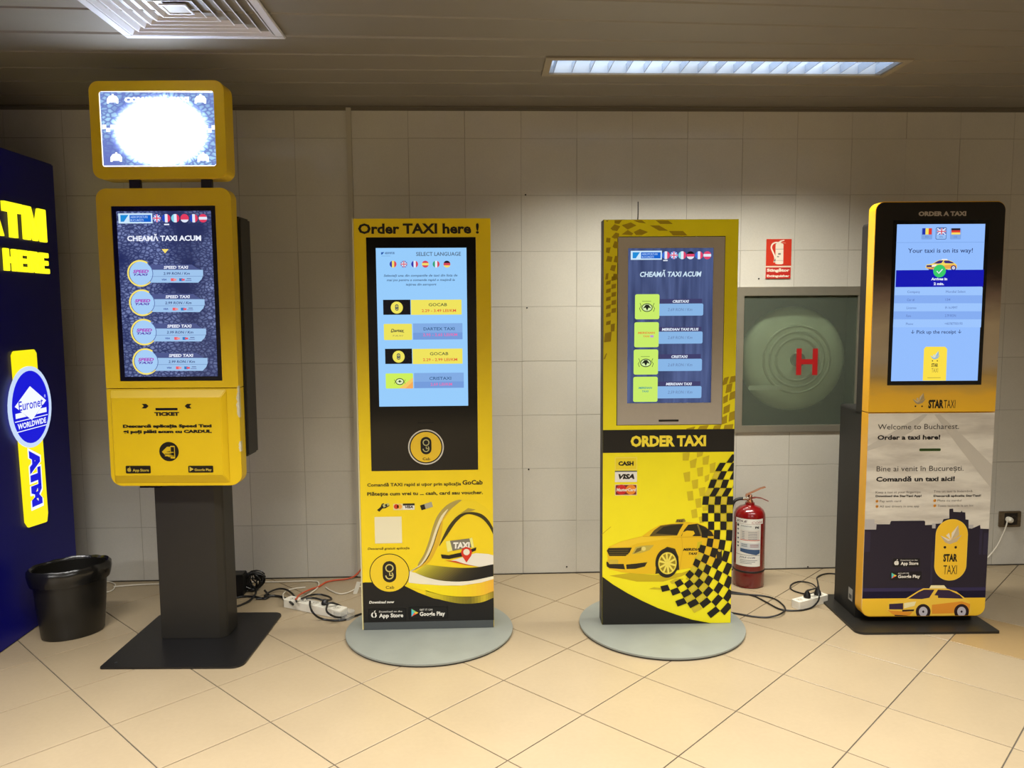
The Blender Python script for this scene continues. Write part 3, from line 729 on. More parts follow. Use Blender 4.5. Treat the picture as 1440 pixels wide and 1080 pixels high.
bm = bmesh.new(); slab(bm, [circ(0, 0, .006, 12)], -.001, .001); bmesh.ops.rotate(bm, verts=bm.verts, matrix=Matrix.Rotation(PI/2, 3, 'X')); bmesh.ops.translate(bm, verts=bm.verts, vec=(x0+.05, y0+.045, .0098)); obj('screw', bm, M((90, 90, 95), .3, metal=.8), k1)
pl = onfloor(K1, 228, 898, .009); pr_ = onfloor(K1, 309.5, 897.3, .009)
cx0, cx1, cy0 = pl[0]-.002, pr_[0]+.030, pl[1]
bm = bmesh.new(); plate(bm, [(cx0, cy0), (cx1-.030, cy0), (cx1-.006, cy0+.022), (cx1, cy0+.03), (cx1, cy0+.15), (cx0, cy0+.15)], .009, .76)
obj('post', bm, M((36, 33, 27), .45, noise=.05, scale=25), k1, bevel=.0015)
def b1(l, t_, r, b, d=0.0): q0 = K1.uv(l, b, d); q1 = K1.uv(r, t_, d); return q0, q1
L1, R1 = -.284, .288
ZT, ZS, ZB = 2.012, 1.163, .735
scr = Art(K1, 0, 120, 250, 3.6).box(*(0,)*4) if 0 else None
a = Art(K1, 0, 120, 250, 3.6)
bz = (a.at(123, 142), a.at(655, 142), a.at(180, 1030), a.at(695, 1028))
bx0, bx1, bz0, bz1 = (bz[0][0]+bz[2][0])/2, (bz[1][0]+bz[3][0])/2, (bz[2][1]+bz[3][1])/2, (bz[0][1]+bz[1][1])/2
bm = bmesh.new(); slab(bm, [rr(L1, ZS+.0015, R1, ZT, (0, 0, .045, .045), 8), rect(bx0, bz0, bx1, bz1)], 0, .065)
obj('screen_housing', bm, Y1, k1, bevel=.004)
bm = bmesh.new(); slab(bm, [rect(bx0+.0005, bz0+.0005, bx1-.0005, bz1-.0005)], .004, .03); obj('screen_bezel', bm, BLACK2, k1)
s0 = a.at(155, 166); s1 = a.at(633, 170); s2 = a.at(200, 1008); s3 = a.at(670, 1005)
sx0, sx1, sz0, sz1 = (s0[0]+s2[0])/2, (s1[0]+s3[0])/2, (s2[1]+s3[1])/2, (s0[1]+s1[1])/2
mc, nt, b = new_mat('cobble_screen'); N = nt.nodes.new; Lk = nt.links.new
def cobble(nt, b, scale, dark, light, strength):
    tc = N('ShaderNodeTexCoord'); mp = N('ShaderNodeMapping'); mp.inputs['Scale'].default_value = (scale, scale, scale*1.5)
    vo = N('ShaderNodeTexVoronoi'); vo.feature = 'DISTANCE_TO_EDGE'; vo.inputs['Scale'].default_value = 1
    nz = N('ShaderNodeTexNoise'); nz.inputs['Scale'].default_value = 4
    Lk(tc.outputs['Object'], mp.inputs['Vector']); Lk(mp.outputs[0], vo.inputs['Vector']); Lk(tc.outputs['Object'], nz.inputs['Vector'])
    r = N('ShaderNodeMapRange'); r.inputs['From Max'].default_value = .28; Lk(vo.outputs['Distance'], r.inputs['Value'])
    mu = N('ShaderNodeMath'); mu.operation = 'MULTIPLY'; Lk(r.outputs[0], mu.inputs[0])
    r2 = N('ShaderNodeMapRange'); r2.inputs['From Min'].default_value = .35; r2.inputs['From Max'].default_value = .65; Lk(nz.outputs['Fac'], r2.inputs['Value']); Lk(r2.outputs[0], mu.inputs[1])
    mix = N('ShaderNodeMix'); mix.data_type = 'RGBA'; mix.inputs['A'].default_value = rgb(dark); mix.inputs['B'].default_value = rgb(light)
    Lk(mu.outputs[0], mix.inputs['Factor']); b.inputs['Base Color'].default_value = (.005, .005, .005, 1); b.inputs['Roughness'].default_value = .12
    b.inputs['Emission Strength'].default_value = strength
    return tc, mix
tc, mix = cobble(nt, b, 55, (34, 42, 84), (128, 142, 190), 1.0); Lk(mix.outputs['Result'], b.inputs['Emission Color'])
bm = bmesh.new(); slab(bm, [rect(sx0, sz0, sx1, sz1)], .0015, .0038); scn = obj('screen', bm, mc, k1)
a = Art(K1, .0012, 120, 250, 3.6); e = E
pal = dict(B=e((30, 70, 190)), W=e((225, 232, 250)), R=e((225, 60, 95)), Y=e((245, 225, 120)), G=e((50, 160, 120)), K=e((25, 25, 40)), C=e((130, 215, 235)))
logo(a, 168, 180, 340, 231, 1.0)
for x, k in ((363, 'uk'), (410, 'fr'), (456, 'it2'), (503, 'de3'), (549, 'fr'), (596, 'es2')): a.flag(x, 205, 21, k, pal)
a.R(399, 233, 425, 240, pal['W'])
a.T('CHEAMĂ TAXI ACUM', 213, 587, 320, 27, e((235, 240, 255)), 3, .035)
a.P([(387, 361), (422, 361), (404, 383)], e((250, 225, 110)))
for k in range(4):
    dx = 8.6*k; y = 484+148.7*k; l = 330+dx; r = 598+7.5*k
    a.P([(l, y-44), (r-58, y-44), (r-18, y-18), (l, y-18)], e((78, 88, 138)), 2)
    a.P([(l, y-18), (r-2, y-18), (r-1, y+8), (r-8, y+28), (r-26, y+47), (l, y+47)], e((158, 196, 236)), 2)
    a.R(l, y+14, r-3, y+16, e((110, 140, 190)), 3)
    cx = 280+8.7*k
    a.C(cx+4, y, 60, e((165, 205, 245)), 3); a.ring(cx, y, 59, 67, e((248, 228, 110)), 4, .95, .95+4.6)
    a.ring(cx+4, y, 57, 60, e((80, 100, 160)), 4, -1.2, .9, 12)
    a.T('SPEED', cx-38, cx+42, y-2, 16, e((170, 60, 190)), 5, .04, .25); a.T('TAXI', cx-36, cx+38, y+12, 11, e((90, 60, 170)), 5, .04, .25)
    a.T('SPEED TAXI', l+68, l+192, y-23, 15, e((235, 240, 255)), 5, .035, .15)
    a.T('2.99 RON / Km', l+66, l+200, y+7, 13, e((60, 80, 130)), 5, .02, .15)
    a.T('VISA', l+58, l+82, y+36, 9, e((60, 80, 160)), 5, .03, .2)
    for q, c1, c2 in ((104, (235, 90, 100), (235, 150, 150)), (146, (40, 120, 190), (225, 90, 110))):
        a.R(l+q, y+25, l+q+18, y+39, e(c1), 5); a.R(l+q+12, y+27, l+q+28, y+37, e(c2), 6)
    a.R(l+184, y+25, l+206, y+29, e((90, 110, 160)), 5); a.R(l+178, y+34, l+208, y+38, e((120, 140, 190)), 5)
a.build('screen_graphics', scn)
# lower housing and bevelled ticket panel
bm = bmesh.new(); slab(bm, [rr(L1, ZB, R1, ZS-.0015, (.05, .05, 0, 0), 8)], 0, .065); lh = obj('lower_housing', bm, Y1, k1, bevel=.004)
a = Art(K1, -.02, 150, 545, 7.2)
q0 = a.box(66, 103, 1165, 888); q1 = (q0[0]-.012, q0[1]-.038, q0[2]+.022, q0[3]+.034)
bm = bmesh.new()
F = [bm.verts.new((x, -.02, z)) for x, z in ((q0[0], q0[1]), (q0[2], q0[1]), (q0[2], q0[3]), (q0[0], q0[3]))]
G = [bm.verts.new((x, -.0008, z)) for x, z in ((q1[0], q1[1]), (q1[2], q1[1]), (q1[2], q1[3]), (q1[0], q1[3]))]
bm.faces.new(F); bm.faces.new(G)
for i in range(4): j = (i+1) % 4; bm.faces.new((F[i], F[j], G[j], G[i]))
tp = obj('ticket_panel', bm, Y1, k1, bevel=.0025)
INK = PR((28, 22, 8))
a.R(495, 207, 718, 230, BLACK2, 1)
for s_, x in ((1, 355), (-1, 860)):
    a.P([(x, 165), (x+s_*45, 165), (x+s_*70, 187), (x+s_*45, 211), (x, 211), (x+s_*22, 187)], INK, 1)
a.T('TICKET', 485, 735, 286, 38, INK, 1, .07)
a.T('Descarcă aplicația Speed Taxi', 165, 1065, 405, 32, INK, 1, .07); a.T('și poți plăti acum cu CARDUL', 168, 1065, 461, 32, INK, 1, .07)
a.C(632, 648, 99, INK, 1); YP = PR((205, 172, 20))
a.P([(560, 650), (612, 598), (640, 600), (655, 640), (600, 650), (640, 655), (640, 705), (600, 690)], YP, 2); a.R(645, 590, 692, 718, YP, 2, 8); a.R(652, 602, 685, 700, INK, 3)
for y in (652, 670, 688): a.R(590, y, 680, y+7, INK if y == 670 else YP, 4)
store_buttons(a, (195, 791, 447, 868), (828, 791, 1080, 860), None, '', '', INK, PR((196, 172, 60)), False)
a.build('printed_graphics', tp)
# scuffs of bare filler on the right edge
a = Art(Frame(K1.o.x, K1.o.y, K1.a), 0)
for k, (z0_, z1_, w_) in enumerate(((1.035, 1.145, .013), (1.145, 1.172, .006), (.885, .93, .010))):
    bm = bmesh.new(); n = 9; pts = []
    for i in range(n): pts.append((R1-w_*(.4+.6*abs(math.sin(i*1.9+k)))*math.sin(PI*(i+.5)/n)**.4, z0_+(z1_-z0_)*i/(n-1)))
    pts = [(R1+.0006, z0_)]+pts+[(R1+.0006, z1_)]
    slab(bm, [pts], -.0007, .018); obj('paint_chip', bm, M((205, 198, 165), .8, noise=.15, scale=80), lh)
obj('rear_cabinet', B(R1-.50, R1+.012, .066, .20, .85, 1.90), BLACK, k1, bevel=.008)
o = B(-.17, -.08, .02, .05, .722, .735); obj('lock_tab', o, BLACK2, k1)
# sign on top
a = Art(K1, -.01, 100, 100, 4.908)
t0 = a.at(118, 65); t1_ = a.at(1062, 65); t2_ = a.at(150, 742); t3_ = a.at(1085, 742)
tx0, tx1, tz0, tz1 = (t0[0]+t2_[0])/2, (t1_[0]+t3_[0])/2-.006, (t2_[1]+t3_[1])/2, (t0[1]+t1_[1])/2
p_ = [a.at(187, 135), a.at(975, 135), a.at(216, 660), a.at(1008, 658)]
px0, px1, pz0, pz1 = (p_[0][0]+p_[2][0])/2, (p_[1][0]+p_[3][0])/2, (p_[2][1]+p_[3][1])/2, (p_[0][1]+p_[1][1])/2
bm = bmesh.new(); slab(bm, [rr(tx0, tz0, tx1, tz1, .04, 8), rr(px0, pz0, px1, pz1, .012, 4)], -.01, .09); obj('sign_housing', bm, Y1, k1, bevel=.004)
bm = bmesh.new(); slab(bm, [rr(px0+.0005, pz0+.0005, px1-.0005, pz1-.0005, .011, 4)], .085, .09); obj('sign_back', bm, Y1, k1)
ms, nt, b = new_mat('sign_light'); N = nt.nodes.new; Lk = nt.links.new
tc, mix = cobble(nt, b, 42, (98, 112, 182), (170, 215, 242), 1)
cxs, czs = (px0+px1)/2+.012, (pz0+pz1)/2-.01
sub = N('ShaderNodeVectorMath'); sub.operation = 'SUBTRACT'; sub.inputs[1].default_value = (cxs, 0, czs); Lk(tc.outputs['Object'], sub.inputs[0])
scl = N('ShaderNodeVectorMath'); scl.operation = 'MULTIPLY'; scl.inputs[1].default_value = (1/.205, 0, 1/.148); Lk(sub.outputs[0], scl.inputs[0])
ln = N('ShaderNodeVectorMath'); ln.operation = 'LENGTH'; Lk(scl.outputs[0], ln.inputs[0])
rp = N('ShaderNodeMapRange'); rp.interpolation_type = 'SMOOTHSTEP'; rp.inputs['From Min'].default_value = .45; rp.inputs['From Max'].default_value = 1.12; rp.inputs['To Min'].default_value = 1; rp.inputs['To Max'].default_value = 0; Lk(ln.outputs['Value'], rp.inputs['Value'])
pw = N('ShaderNodeMath'); pw.operation = 'POWER'; pw.inputs[1].default_value = 1.6; Lk(rp.outputs[0], pw.inputs[0])
mx2 = N('ShaderNodeMix'); mx2.data_type = 'RGBA'; mx2.inputs['B'].default_value = (.72, .82, 1, 1); Lk(mix.outputs['Result'], mx2.inputs['A']); Lk(pw.outputs[0], mx2.inputs['Factor']); Lk(mx2.outputs['Result'], b.inputs['Emission Color'])
st = N('ShaderNodeMapRange'); st.inputs['To Min'].default_value = 1.05; st.inputs['To Max'].default_value = 42.0; Lk(pw.outputs[0], st.inputs['Value']); Lk(st.outputs[0], b.inputs['Emission Strength'])
bm = bmesh.new(); slab(bm, [rr(px0+.001, pz0+.001, px1-.001, pz1-.001, .011, 4)], -.006, -.002); sp = obj('sign_panel', bm, ms, k1)
a = Art(K1, -.0064, 100, 100, 4.908); SWT = E((240, 246, 255), 1.6)
for pts in ([(187, 137), (975, 137), (975, 150), (187, 143)], [(187, 137), (197, 137), (226, 658), (213, 658)], [(1001, 640), (1006, 655), (220, 660), (222, 652), (990, 650)]): a.P(pts, SWT, 1)
for cx, cy in ((287, 192), (893, 192), (312, 594), (912, 594)):
    a.P([(cx-40, cy+32), (cx-40, cy), (cx-26, cy-20), (cx-8, cy-24), (cx-6, cy-34), (cx+6, cy-34), (cx+8, cy-24), (cx+26, cy-20), (cx+40, cy), (cx+40, cy+32), (cx+26, cy+32), (cx+22, cy+25), (cx-22, cy+25), (cx-26, cy+32)], SWT, 2)
a.T('COMANDĂ TAXI', 368, 815, 216, 38, SWT, 2, .09)
for k in range(6):
    a.R(215+28*k, 370 if k % 2 == 0 else 396, 243+28*k, 396 if k % 2 == 0 else 420, SWT, 2); a.R(215+28*k, 392, 243+28*k, 400, SWT, 2)
    a.R(996-26*(k+1), 374 if k % 2 == 0 else 400, 996-26*k, 400 if k % 2 == 0 else 425, SWT, 2); a.R(996-26*(k+1), 396, 996-26*k, 404, SWT, 2)
a.build('sign_graphics', sp)
for l, r in ((390, 466), (888, 962)):
    u0 = K1.uv(100+l/4.908, 255)[0]; u1 = K1.uv(100+r/4.908, 255)[0]
    obj('bracket', B(u0, u1, .012, .030, ZT-.002, tz0+.002), BLACK, k1)

# ------------------------------------------------------------------ KIOSK 2: slim yellow panel with black glass
K2 = Frame(-.262, 3.585, 0.0)
k2 = thing('taxi_kiosk', 'slim yellow taxi panel with black glass front and light blue screen on a round foot', 'kiosk', (K2.o.x, K2.o.y, 0), 0, 'free-standing taxi ordering kiosks')
def foot(k, f, px, r):
    u, v = f; bm = bmesh.new(); plate(bm, circ(u, v, r-.004, 72), .0005, .006); obj('foot_pad', bm, M((30, 28, 26), .7), k)
    bm = bmesh.new(); plate(bm, circ(u, v, r, 72), .006, .0145); obj('foot_disc', bm, M((134, 137, 128), .42, noise=.07, scale=7), k, bevel=.0015)
c = onfloor(K2, 602, 935, .012); ca = onfloor(K2, 485, 893, .012); cb = onfloor(K2, 721, 887, .012)
foot(k2, ((ca[0]+cb[0])/2, c[1]+.385), 0, .387)
W2 = .303; H2 = 1.897
bm = bmesh.new(); a = Art(K2, 0, 480, 290, 5.4); a2 = Art(K2, 0, 480, 480, 5.4)
g0 = a.at(180, 237); g1 = a.at(1015, 233); g2 = a2.at(235, 992); g3 = a2.at(1045, 970)
gx0, gx1, gz0, gz1 = (g0[0]+g2[0])/2, (g1[0]+g3[0])/2, (g2[1]+g3[1])/2, (g0[1]+g1[1])/2
slab(bm, [rect(-W2, .0155, W2, H2), rect(gx0, gz0, gx1, gz1)], 0, .085); Y2 = M((236, 206, 14), .32, noise=.02, scale=12, spec=.5)
body = obj('body', bm, Y2, k2, bevel=.0015)
obj('edge_highlight', B(-W2-.006, -W2-.0003, -.001, .08, .0155, H2), M((205, 196, 150), .4), k2)  # folded left edge of the panel; light catching it is painted in as a paler colour
obj('plinth', B(-W2+.002, W2-.002, -.0035, -.0006, .0155, .05), M((70, 74, 74), .5), k2)
bm = bmesh.new(); slab(bm, [rect(gx0+.0005, gz0+.0005, gx1-.0005, gz1-.0005)], .0008, .03); GL = M((10, 10, 9), .1, spec=.5); gp_ = obj('glass_front', bm, GL, k2)
s0 = a.at(255, 318); s1 = a.at(945, 315); s2 = a2.at(295, 498); s3 = a2.at(968, 486)
sx0, sx1, sz0, sz1 = (s0[0]+s2[0])/2, (s1[0]+s3[0])/2, (s2[1]+s3[1])/2, (s0[1]+s1[1])/2
bm = bmesh.new(); slab(bm, [rect(sx0, sz0, sx1, sz1)], -.0012, .0006); sc2 = obj('screen', bm, E((150, 203, 250), 1.0), k2)
a.d = -.0014; a.f = K2
pal = dict(B=e((50, 50, 170)), W=e((225, 235, 250)), R=e((215, 70, 90)), Y=e((240, 220, 110)), G=e((50, 160, 120)), K=e((35, 30, 40)), C=e((120, 210, 220)))
DT = e((70, 100, 135)); RT = e((220, 90, 60)); PK = e((225, 110, 175))
a.P([(302, 350), (326, 348), (312, 366), (302, 368)], e((40, 90, 170)), 1); a.T('AEROPORTURI', 330, 404, 364, 16, e((60, 90, 140)), 1, .03); a.R(305, 377, 372, 379, e((90, 130, 180)), 1)
a.T('SELECT LANGUAGE', 568, 908, 377, 29, e((80, 100, 125)), 1, .015)
for x, k in ((393, 'ro'), (475, 'uk'), (557, 'fr'), (638, 'es'), (720, 'it'), (802, 'de')): a.flag(x, 440, 26, k, pal)
a.T('Selectați una din companiile de taxi din lista de', 322, 882, 534, 17, DT, 1, .02, .2); a.T('mai jos pentru a comanda rapid o mașină la', 345, 862, 568, 17, DT, 1, .02, .2); a.T('ieșirea din aeroport', 490, 722, 602, 17, DT, 1, .02, .2)
KK = e((12, 12, 18)); YE = e((238, 226, 92)); BB = e((128, 170, 226))
def row2(l, t_, xm, r, b, kind, name, price, pc):
    if kind == 'go':
        a.R(l, t_, xm, b, KK, 1); a.C(l+(xm-l)*.5, (t_+b)/2+3, 46, YE, 2); a.R(xm+4, t_, r, b, YE, 1)
        cx = l+(xm-l)*.5; cy = (t_+b)/2+2; a.R(cx-13, cy-24, cx+13, cy+24, e((70, 80, 90)), 3, 12); a.ring(cx, cy-9, 4, 8, YE, 4, n=12); a.ring(cx, cy+10, 4, 8, YE, 4, -PI, .3, 10)
    else:
        a.R(l, t_, xm, b, e((235, 225, 90)) if kind == 'dx' else e((205, 238, 90)), 1, 8); a.R(xm+8, t_-4, r, b-4, BB, 1)
        a.R(xm+8, (t_+b)/2+5, r, b-4, e((115, 155, 218)), 2)
        if kind == 'dx': a.T('Dartex', l+52, l+155, t_+62, 24, e((90, 90, 60)), 3, .03, .3); a.line([(l+55, t_+66), (l+100, t_+56), (l+155, t_+66)], 3, e((90, 90, 60)), 3); a.T('TAXI', l+65, l+148, t_+96, 11, e((140, 130, 90)), 3, 0, .3)
        else:
            a.P([(l+100, b), (xm, t_+30), (xm, b)], e((245, 200, 100)), 2); a.P([(l+150, b), (xm, t_+60), (xm, b)], e((245, 170, 90)), 3)
            cx, cy = (l+xm)/2+3, (t_+b)/2+5; a.C(cx, cy, 33, e((40, 60, 40)), 4, 24, 26); a.C(cx, cy, 27, e((225, 240, 190)), 5, 24, 20); a.P([(cx-22, cy+6), (cx, cy-12), (cx+22, cy+6), (cx+8, cy), (cx, cy+10), (cx-8, cy)], e((40, 60, 40)), 6)
            a.line([(cx-42, cy-15), (cx-34, cy), (cx-40, cy+16)], 3, e((40, 60, 40)), 4); a.line([(cx+42, cy-15), (cx+34, cy), (cx+40, cy+16)], 3, e((40, 60, 40)), 4)
    mid = (xm+8+r)/2; nw = 70 if kind == 'go' else (118 if kind == 'dx' else 83)
    a.T(name, mid+10-nw, mid+10+nw, t_+49, 23, e((80, 90, 60)) if kind == 'go' else e((55, 95, 140)), 4, .015)
    pw_ = 130 if kind != 'cr' else 82
    a.T(price, mid+18-pw_, mid+18+pw_, t_+93, 21, pc, 4, .015)
a.set(480, 290, 5.4); row2(318, 710, 525, 913, 824, 'go', 'GOCAB', '2.29 - 3.49 LEI/KM', RT); row2(323, 893, 537, 920, 1016, 'dx', 'DARTEX TAXI', '2.95 - 2.65 LEI/KM', PK)
a.set(480, 480, 5.4); row2(333, 56, 537, 920, 171, 'go', 'GOCAB', '2.29 - 2.99 LEI/KM', RT); row2(337, 243, 545, 930, 358, 'cr', 'CRISTAXI', '2.69 LEI/KM', PK)
a.build('screen_graphics', sc2)
a = Art(K2, .0008, 480, 480, 5.4)
Y2P = PR((228, 190, 45)); a.C(643, 803, 136, PR((205, 200, 185)), 1, 40); a.C(643, 803, 126, BK, 2, 40); a.C(643, 803, 117, Y2P, 3, 40)
go_badge(a, 602, 725, 685, 858, PR((180, 175, 120)), BK); a.T('Cab', 618, 675, 902, 20, BK, 5, .01); a.R(580, 617, 700, 623, PR((4, 4, 4)), 1)
a.build('printed_graphics', gp_)
a = Art(K2, 0, 480, 290, 5.4); INK = PR((32, 27, 18))
a.T('Order TAXI here !', 128, 1045, 209, 78, INK, 2, .035)
a.set(470, 660, 3.726)
a.T('Comandă TAXI rapid si ușor prin aplicația', 173, 665, 87, 17, INK, 2, .025); a.T('GoCab', 672, 778, 80, 24, INK, 2, .03)
a.T('Plătește cum vrei tu ... cash, card sau voucher.', 173, 779, 134, 18, INK, 2, .03)
CL = (-W2+.001, .05, W2-.0005, H2); a.clip = CL
a.set(500, 690, 5.685)
# payment icons
a.P([(172, 155), (200, 130), (210, 105), (225, 100), (235, 118), (262, 98), (272, 120), (240, 140), (215, 142), (190, 168)], INK, 2); a.P([(215, 112), (262, 98), (270, 116), (225, 134)], PR((190, 185, 120)), 3); a.C(245, 116, 9, INK, 4)
a.R(302, 105, 378, 155, PR((222, 210, 150)), 2); a.C(326, 127, 20, PR((200, 60, 30)), 3); a.C(352, 127, 20, PR((235, 160, 60)), 3); a.R(378, 102, 472, 152, PR((225, 222, 210)), 2); a.R(378, 102, 472, 118, INK, 3); a.T('VISA', 395, 460, 140, 20, INK, 4, .05, .2)
a.P([(515, 118), (608, 88), (618, 128), (528, 156)], PR((165, 162, 140)), 2); a.P([(515, 118), (550, 108), (560, 146), (528, 156)], INK, 3)
a.R(154, 208, 370, 420, PR((228, 220, 185)), 2)
a.T('Descarcă gratuit aplicația', 97, 432, 470, 18, PR((90, 75, 20)), 2, .02, .2)
# sweeping ribbons
YB = PR((238, 214, 28))
L1c = [(500, 585), (545, 510), (585, 405), (615, 300), (655, 200), (730, 115), (830, 72)]
a.P(L1c+[(900, 100), (840, 108), (760, 150), (700, 230), (660, 330), (620, 440), (570, 540), (510, 610)], PR((168, 150, 80)), 2, 4)
a.P([(440, 640), (510, 595), (560, 520), (600, 420), (640, 300), (685, 200), (740, 145), (700, 215), (660, 320), (622, 440), (575, 545), (520, 600), (440, 650)], PR((226, 214, 170)), 3, 4)
a.P([(440, 642), (520, 598), (575, 530), (620, 430), (655, 320), (700, 220), (770, 140), (850, 100), (930, 110), (870, 140), (800, 190), (745, 270), (700, 370), (655, 450), (610, 540), (560, 590)], PR((216, 172, 44)), 3, 4)
a.P([(700, 240), (770, 140), (850, 75), (960, 80), (1040, 130), (1112, 210), (1112, 380), (1080, 270), (1010, 195), (930, 165), (850, 175), (790, 220), (730, 310), (668, 442), (690, 330)], PR((232, 204, 34)), 4)
a.P([(668, 442), (700, 365), (745, 280), (800, 215), (850, 182), (930, 170), (1010, 188), (1070, 245), (1112, 330), (1112, 372), (1070, 290), (1010, 222), (930, 190), (870, 195), (805, 250), (745, 335), (700, 400)], PR((58, 52, 22)), 5, 4)
a.P([(840, 180), (870, 160), (900, 138), (960, 150), (930, 162), (880, 172)], PR((170, 150, 60)), 5)
a.bands([(560, 590), (700, 606), (850, 616), (1000, 608), (1114, 580)], [(475, 655), (580, 695), (720, 722), (900, 722), (1114, 680)], [(205, 190, 50), (150, 140, 40), (110, 98, 40), (52, 46, 26), (24, 22, 18), (18, 17, 16)], 4, 28)
a.P([(430, 645), (475, 655), (580, 695), (720, 722), (900, 722), (1114, 680), (1114, 702), (1000, 735), (850, 757), (700, 757), (520, 745), (425, 735)], PR((232, 224, 196)), 4)
a.bands([(420, 735), (520, 745), (700, 757), (850, 757), (1000, 735), (1114, 702)], [(400, 765), (520, 790), (700, 835), (850, 848), (1000, 840), (1114, 800)], [(235, 212, 30), (240, 218, 24), (238, 214, 26), (236, 196, 40), (230, 170, 60)], 4, 20)
a.bands([(560, 795), (700, 833), (850, 846), (1000, 838), (1114, 798)], [(560, 832), (700, 876), (850, 902), (1000, 893), (1114, 850)], [(215, 195, 30), (200, 180, 30), (150, 136, 34), (120, 108, 30), (205, 180, 40), (130, 112, 40)], 4, 24)
# roof sign, pin and map
a.P([(722, 405), (755, 398), (775, 478), (735, 490)], PR((232, 226, 130)), 6); a.P([(910, 382), (932, 374), (948, 455), (925, 452)], PR((232, 226, 130)), 6)
a.P([(755, 400), (910, 381), (928, 450), (776, 480)], PR((122, 116, 98)), 6); a.T('TAXI', 782, 914, 461, 50, WT, 7, .06, .05)
a.P([(682, 508), (745, 515), (850, 492), (966, 452), (962, 476), (860, 522), (748, 545), (690, 540)], INK, 7)
a.P([(860, 530), (960, 498), (1060, 505), (1114, 520), (1114, 585), (990, 608), (900, 590), (830, 575), (760, 560)], PR((228, 222, 205)), 6)
a.P([(715, 556), (800, 560), (860, 580), (900, 590), (965, 606), (880, 592), (800, 575)], PR((200, 80, 30)), 7)
a.P([(887, 573), (850, 520), (842, 490), (855, 460), (887, 447), (920, 460), (932, 490), (924, 520)], PR((205, 48, 28)), 8); a.C(887, 490, 26, PR((228, 220, 200)), 9)
# black foot of the print, round mark, buttons
a.set(470, 660, 3.726)
a.P([(132, 597), (160, 592), (300, 592), (368, 610), (440, 645), (520, 675), (620, 694), (720, 703), (790, 690), (850, 655), (850, 835), (132, 850)], PR((22, 20, 18)), 3)
a.clip = None
a.C(290, 543, 105, INK, 4, 44); a.C(290, 543, 101, PR((232, 198, 40)), 5, 44); go_badge(a, 254, 480, 325, 592, PR((205, 190, 110)), INK, 6); a.T('Cab', 270, 315, 625, 15, INK, 6, .01)
a.T('Download now', 183, 315, 702, 14, WT, 4, .03, .2)
store_buttons(a, (182, 731, 375, 789), (393, 721, 594, 781), PR((60, 60, 58)), 'Download on the', 'GET IT ON')
a.build('printed_graphics', body)

# ------------------------------------------------------------------ KIOSK 3: yellow panel with grey screen surround and checks
K3 = Frame(.852, 3.582, -.02)
k3 = thing('taxi_kiosk', 'slim yellow taxi panel with grey screen surround, black checks and a printed car', 'kiosk', (K3.o.x, K3.o.y, 0), K3.a, 'free-standing taxi ordering kiosks')
c = onfloor(K3, 935, 926, .012); ca = onfloor(K3, 816, 882, .012); cb = onfloor(K3, 1052, 885, .012)
foot(k3, ((ca[0]+cb[0])/2, c[1]+.38), 0, .385)
W3 = .303; H3 = 1.889
a = Art(K3, 0)
q = [a.at(870.5, 333), a.at(1020.5, 333.5), a.at(866.5, 598), a.at(1013.5, 596)]
gx0, gx1, gz0, gz1 = (q[0][0]+q[2][0])/2, (q[1][0]+q[3][0])/2, (q[2][1]+q[3][1])/2, (q[0][1]+q[1][1])/2
bm = bmesh.new(); slab(bm, [rect(-W3, .0155, W3, H3), rect(gx0-.003, gz0-.003, gx1+.003, gz1+.003)], 0, .085); Y3 = M((240, 226, 12), .34, noise=.015, scale=12)
obj('body_shell', B(-W3-.0012, W3+.0012, .0022, .088, .0155, H3+.001), M((34, 32, 28), .5), k3)
body = obj('front_panel', (lambda b_: (slab(b_, [rect(-W3, .0155, W3, H3), rect(gx0-.003, gz0-.003, gx1+.003, gz1+.003)], 0, .002), b_)[1])(bmesh.new()), Y3, k3); bm.free()
s = [a.at(884, 349), a.at(1003, 348.5), a.at(881, 567), a.at(1000, 566.3)]
sx0, sx1, sz0, sz1 = (s[0][0]+s[2][0])/2, (s[1][0]+s[3][0])/2, (s[2][1]+s[3][1])/2, (s[0][1]+s[1][1])/2
bm = bmesh.new(); slab(bm, [rect(gx0, gz0, gx1, gz1), rect(sx0, sz0, sx1, sz1)], -.004, .0018); sb = obj('screen_surround', bm, M((176, 168, 156), .45, metal=.2, noise=.02, scale=40), k3, bevel=.001)
mk, nt, b = new_mat('streaky_screen'); tc = nt.nodes.new('ShaderNodeTexCoord'); mp = nt.nodes.new('ShaderNodeMapping'); mp.inputs['Scale'].default_value = (28, 1, 2.2)
nz = nt.nodes.new('ShaderNodeTexNoise'); nz.inputs['Scale'].default_value = 1; nz.inputs['Detail'].default_value = 4; cr = nt.nodes.new('ShaderNodeValToRGB')
cr.color_ramp.elements[0].position = .3; cr.color_ramp.elements[0].color = rgb((40, 52, 92)); cr.color_ramp.elements[1].position = .72; cr.color_ramp.elements[1].color = rgb((84, 100, 148))
nt.links.new(tc.outputs['Object'], mp.inputs[0]); nt.links.new(mp.outputs[0], nz.inputs[0]); nt.links.new(nz.outputs['Fac'], cr.inputs[0]); nt.links.new(cr.outputs[0], b.inputs['Emission Color']); b.inputs['Emission Strength'].default_value = .88
b.inputs['Base Color'].default_value = (.005, .005, .005, 1); b.inputs['Roughness'].default_value = .12
bm = bmesh.new(); slab(bm, [rect(sx0+.0004, sz0+.0004, sx1-.0004, sz1-.0004)], .0005, .0018); sc3 = obj('screen', bm, mk, k3)
a = Art(K3, .0005, 830, 280, 3.178, step=.00015)
pal = dict(B=e((60, 110, 210)), W=e((225, 232, 245)), R=e((225, 70, 110)), Y=e((245, 225, 130)), G=e((60, 170, 140)), K=e((20, 22, 32)), C=e((130, 215, 225)))
logo(a, 181, 231, 320, 271, 1.0)
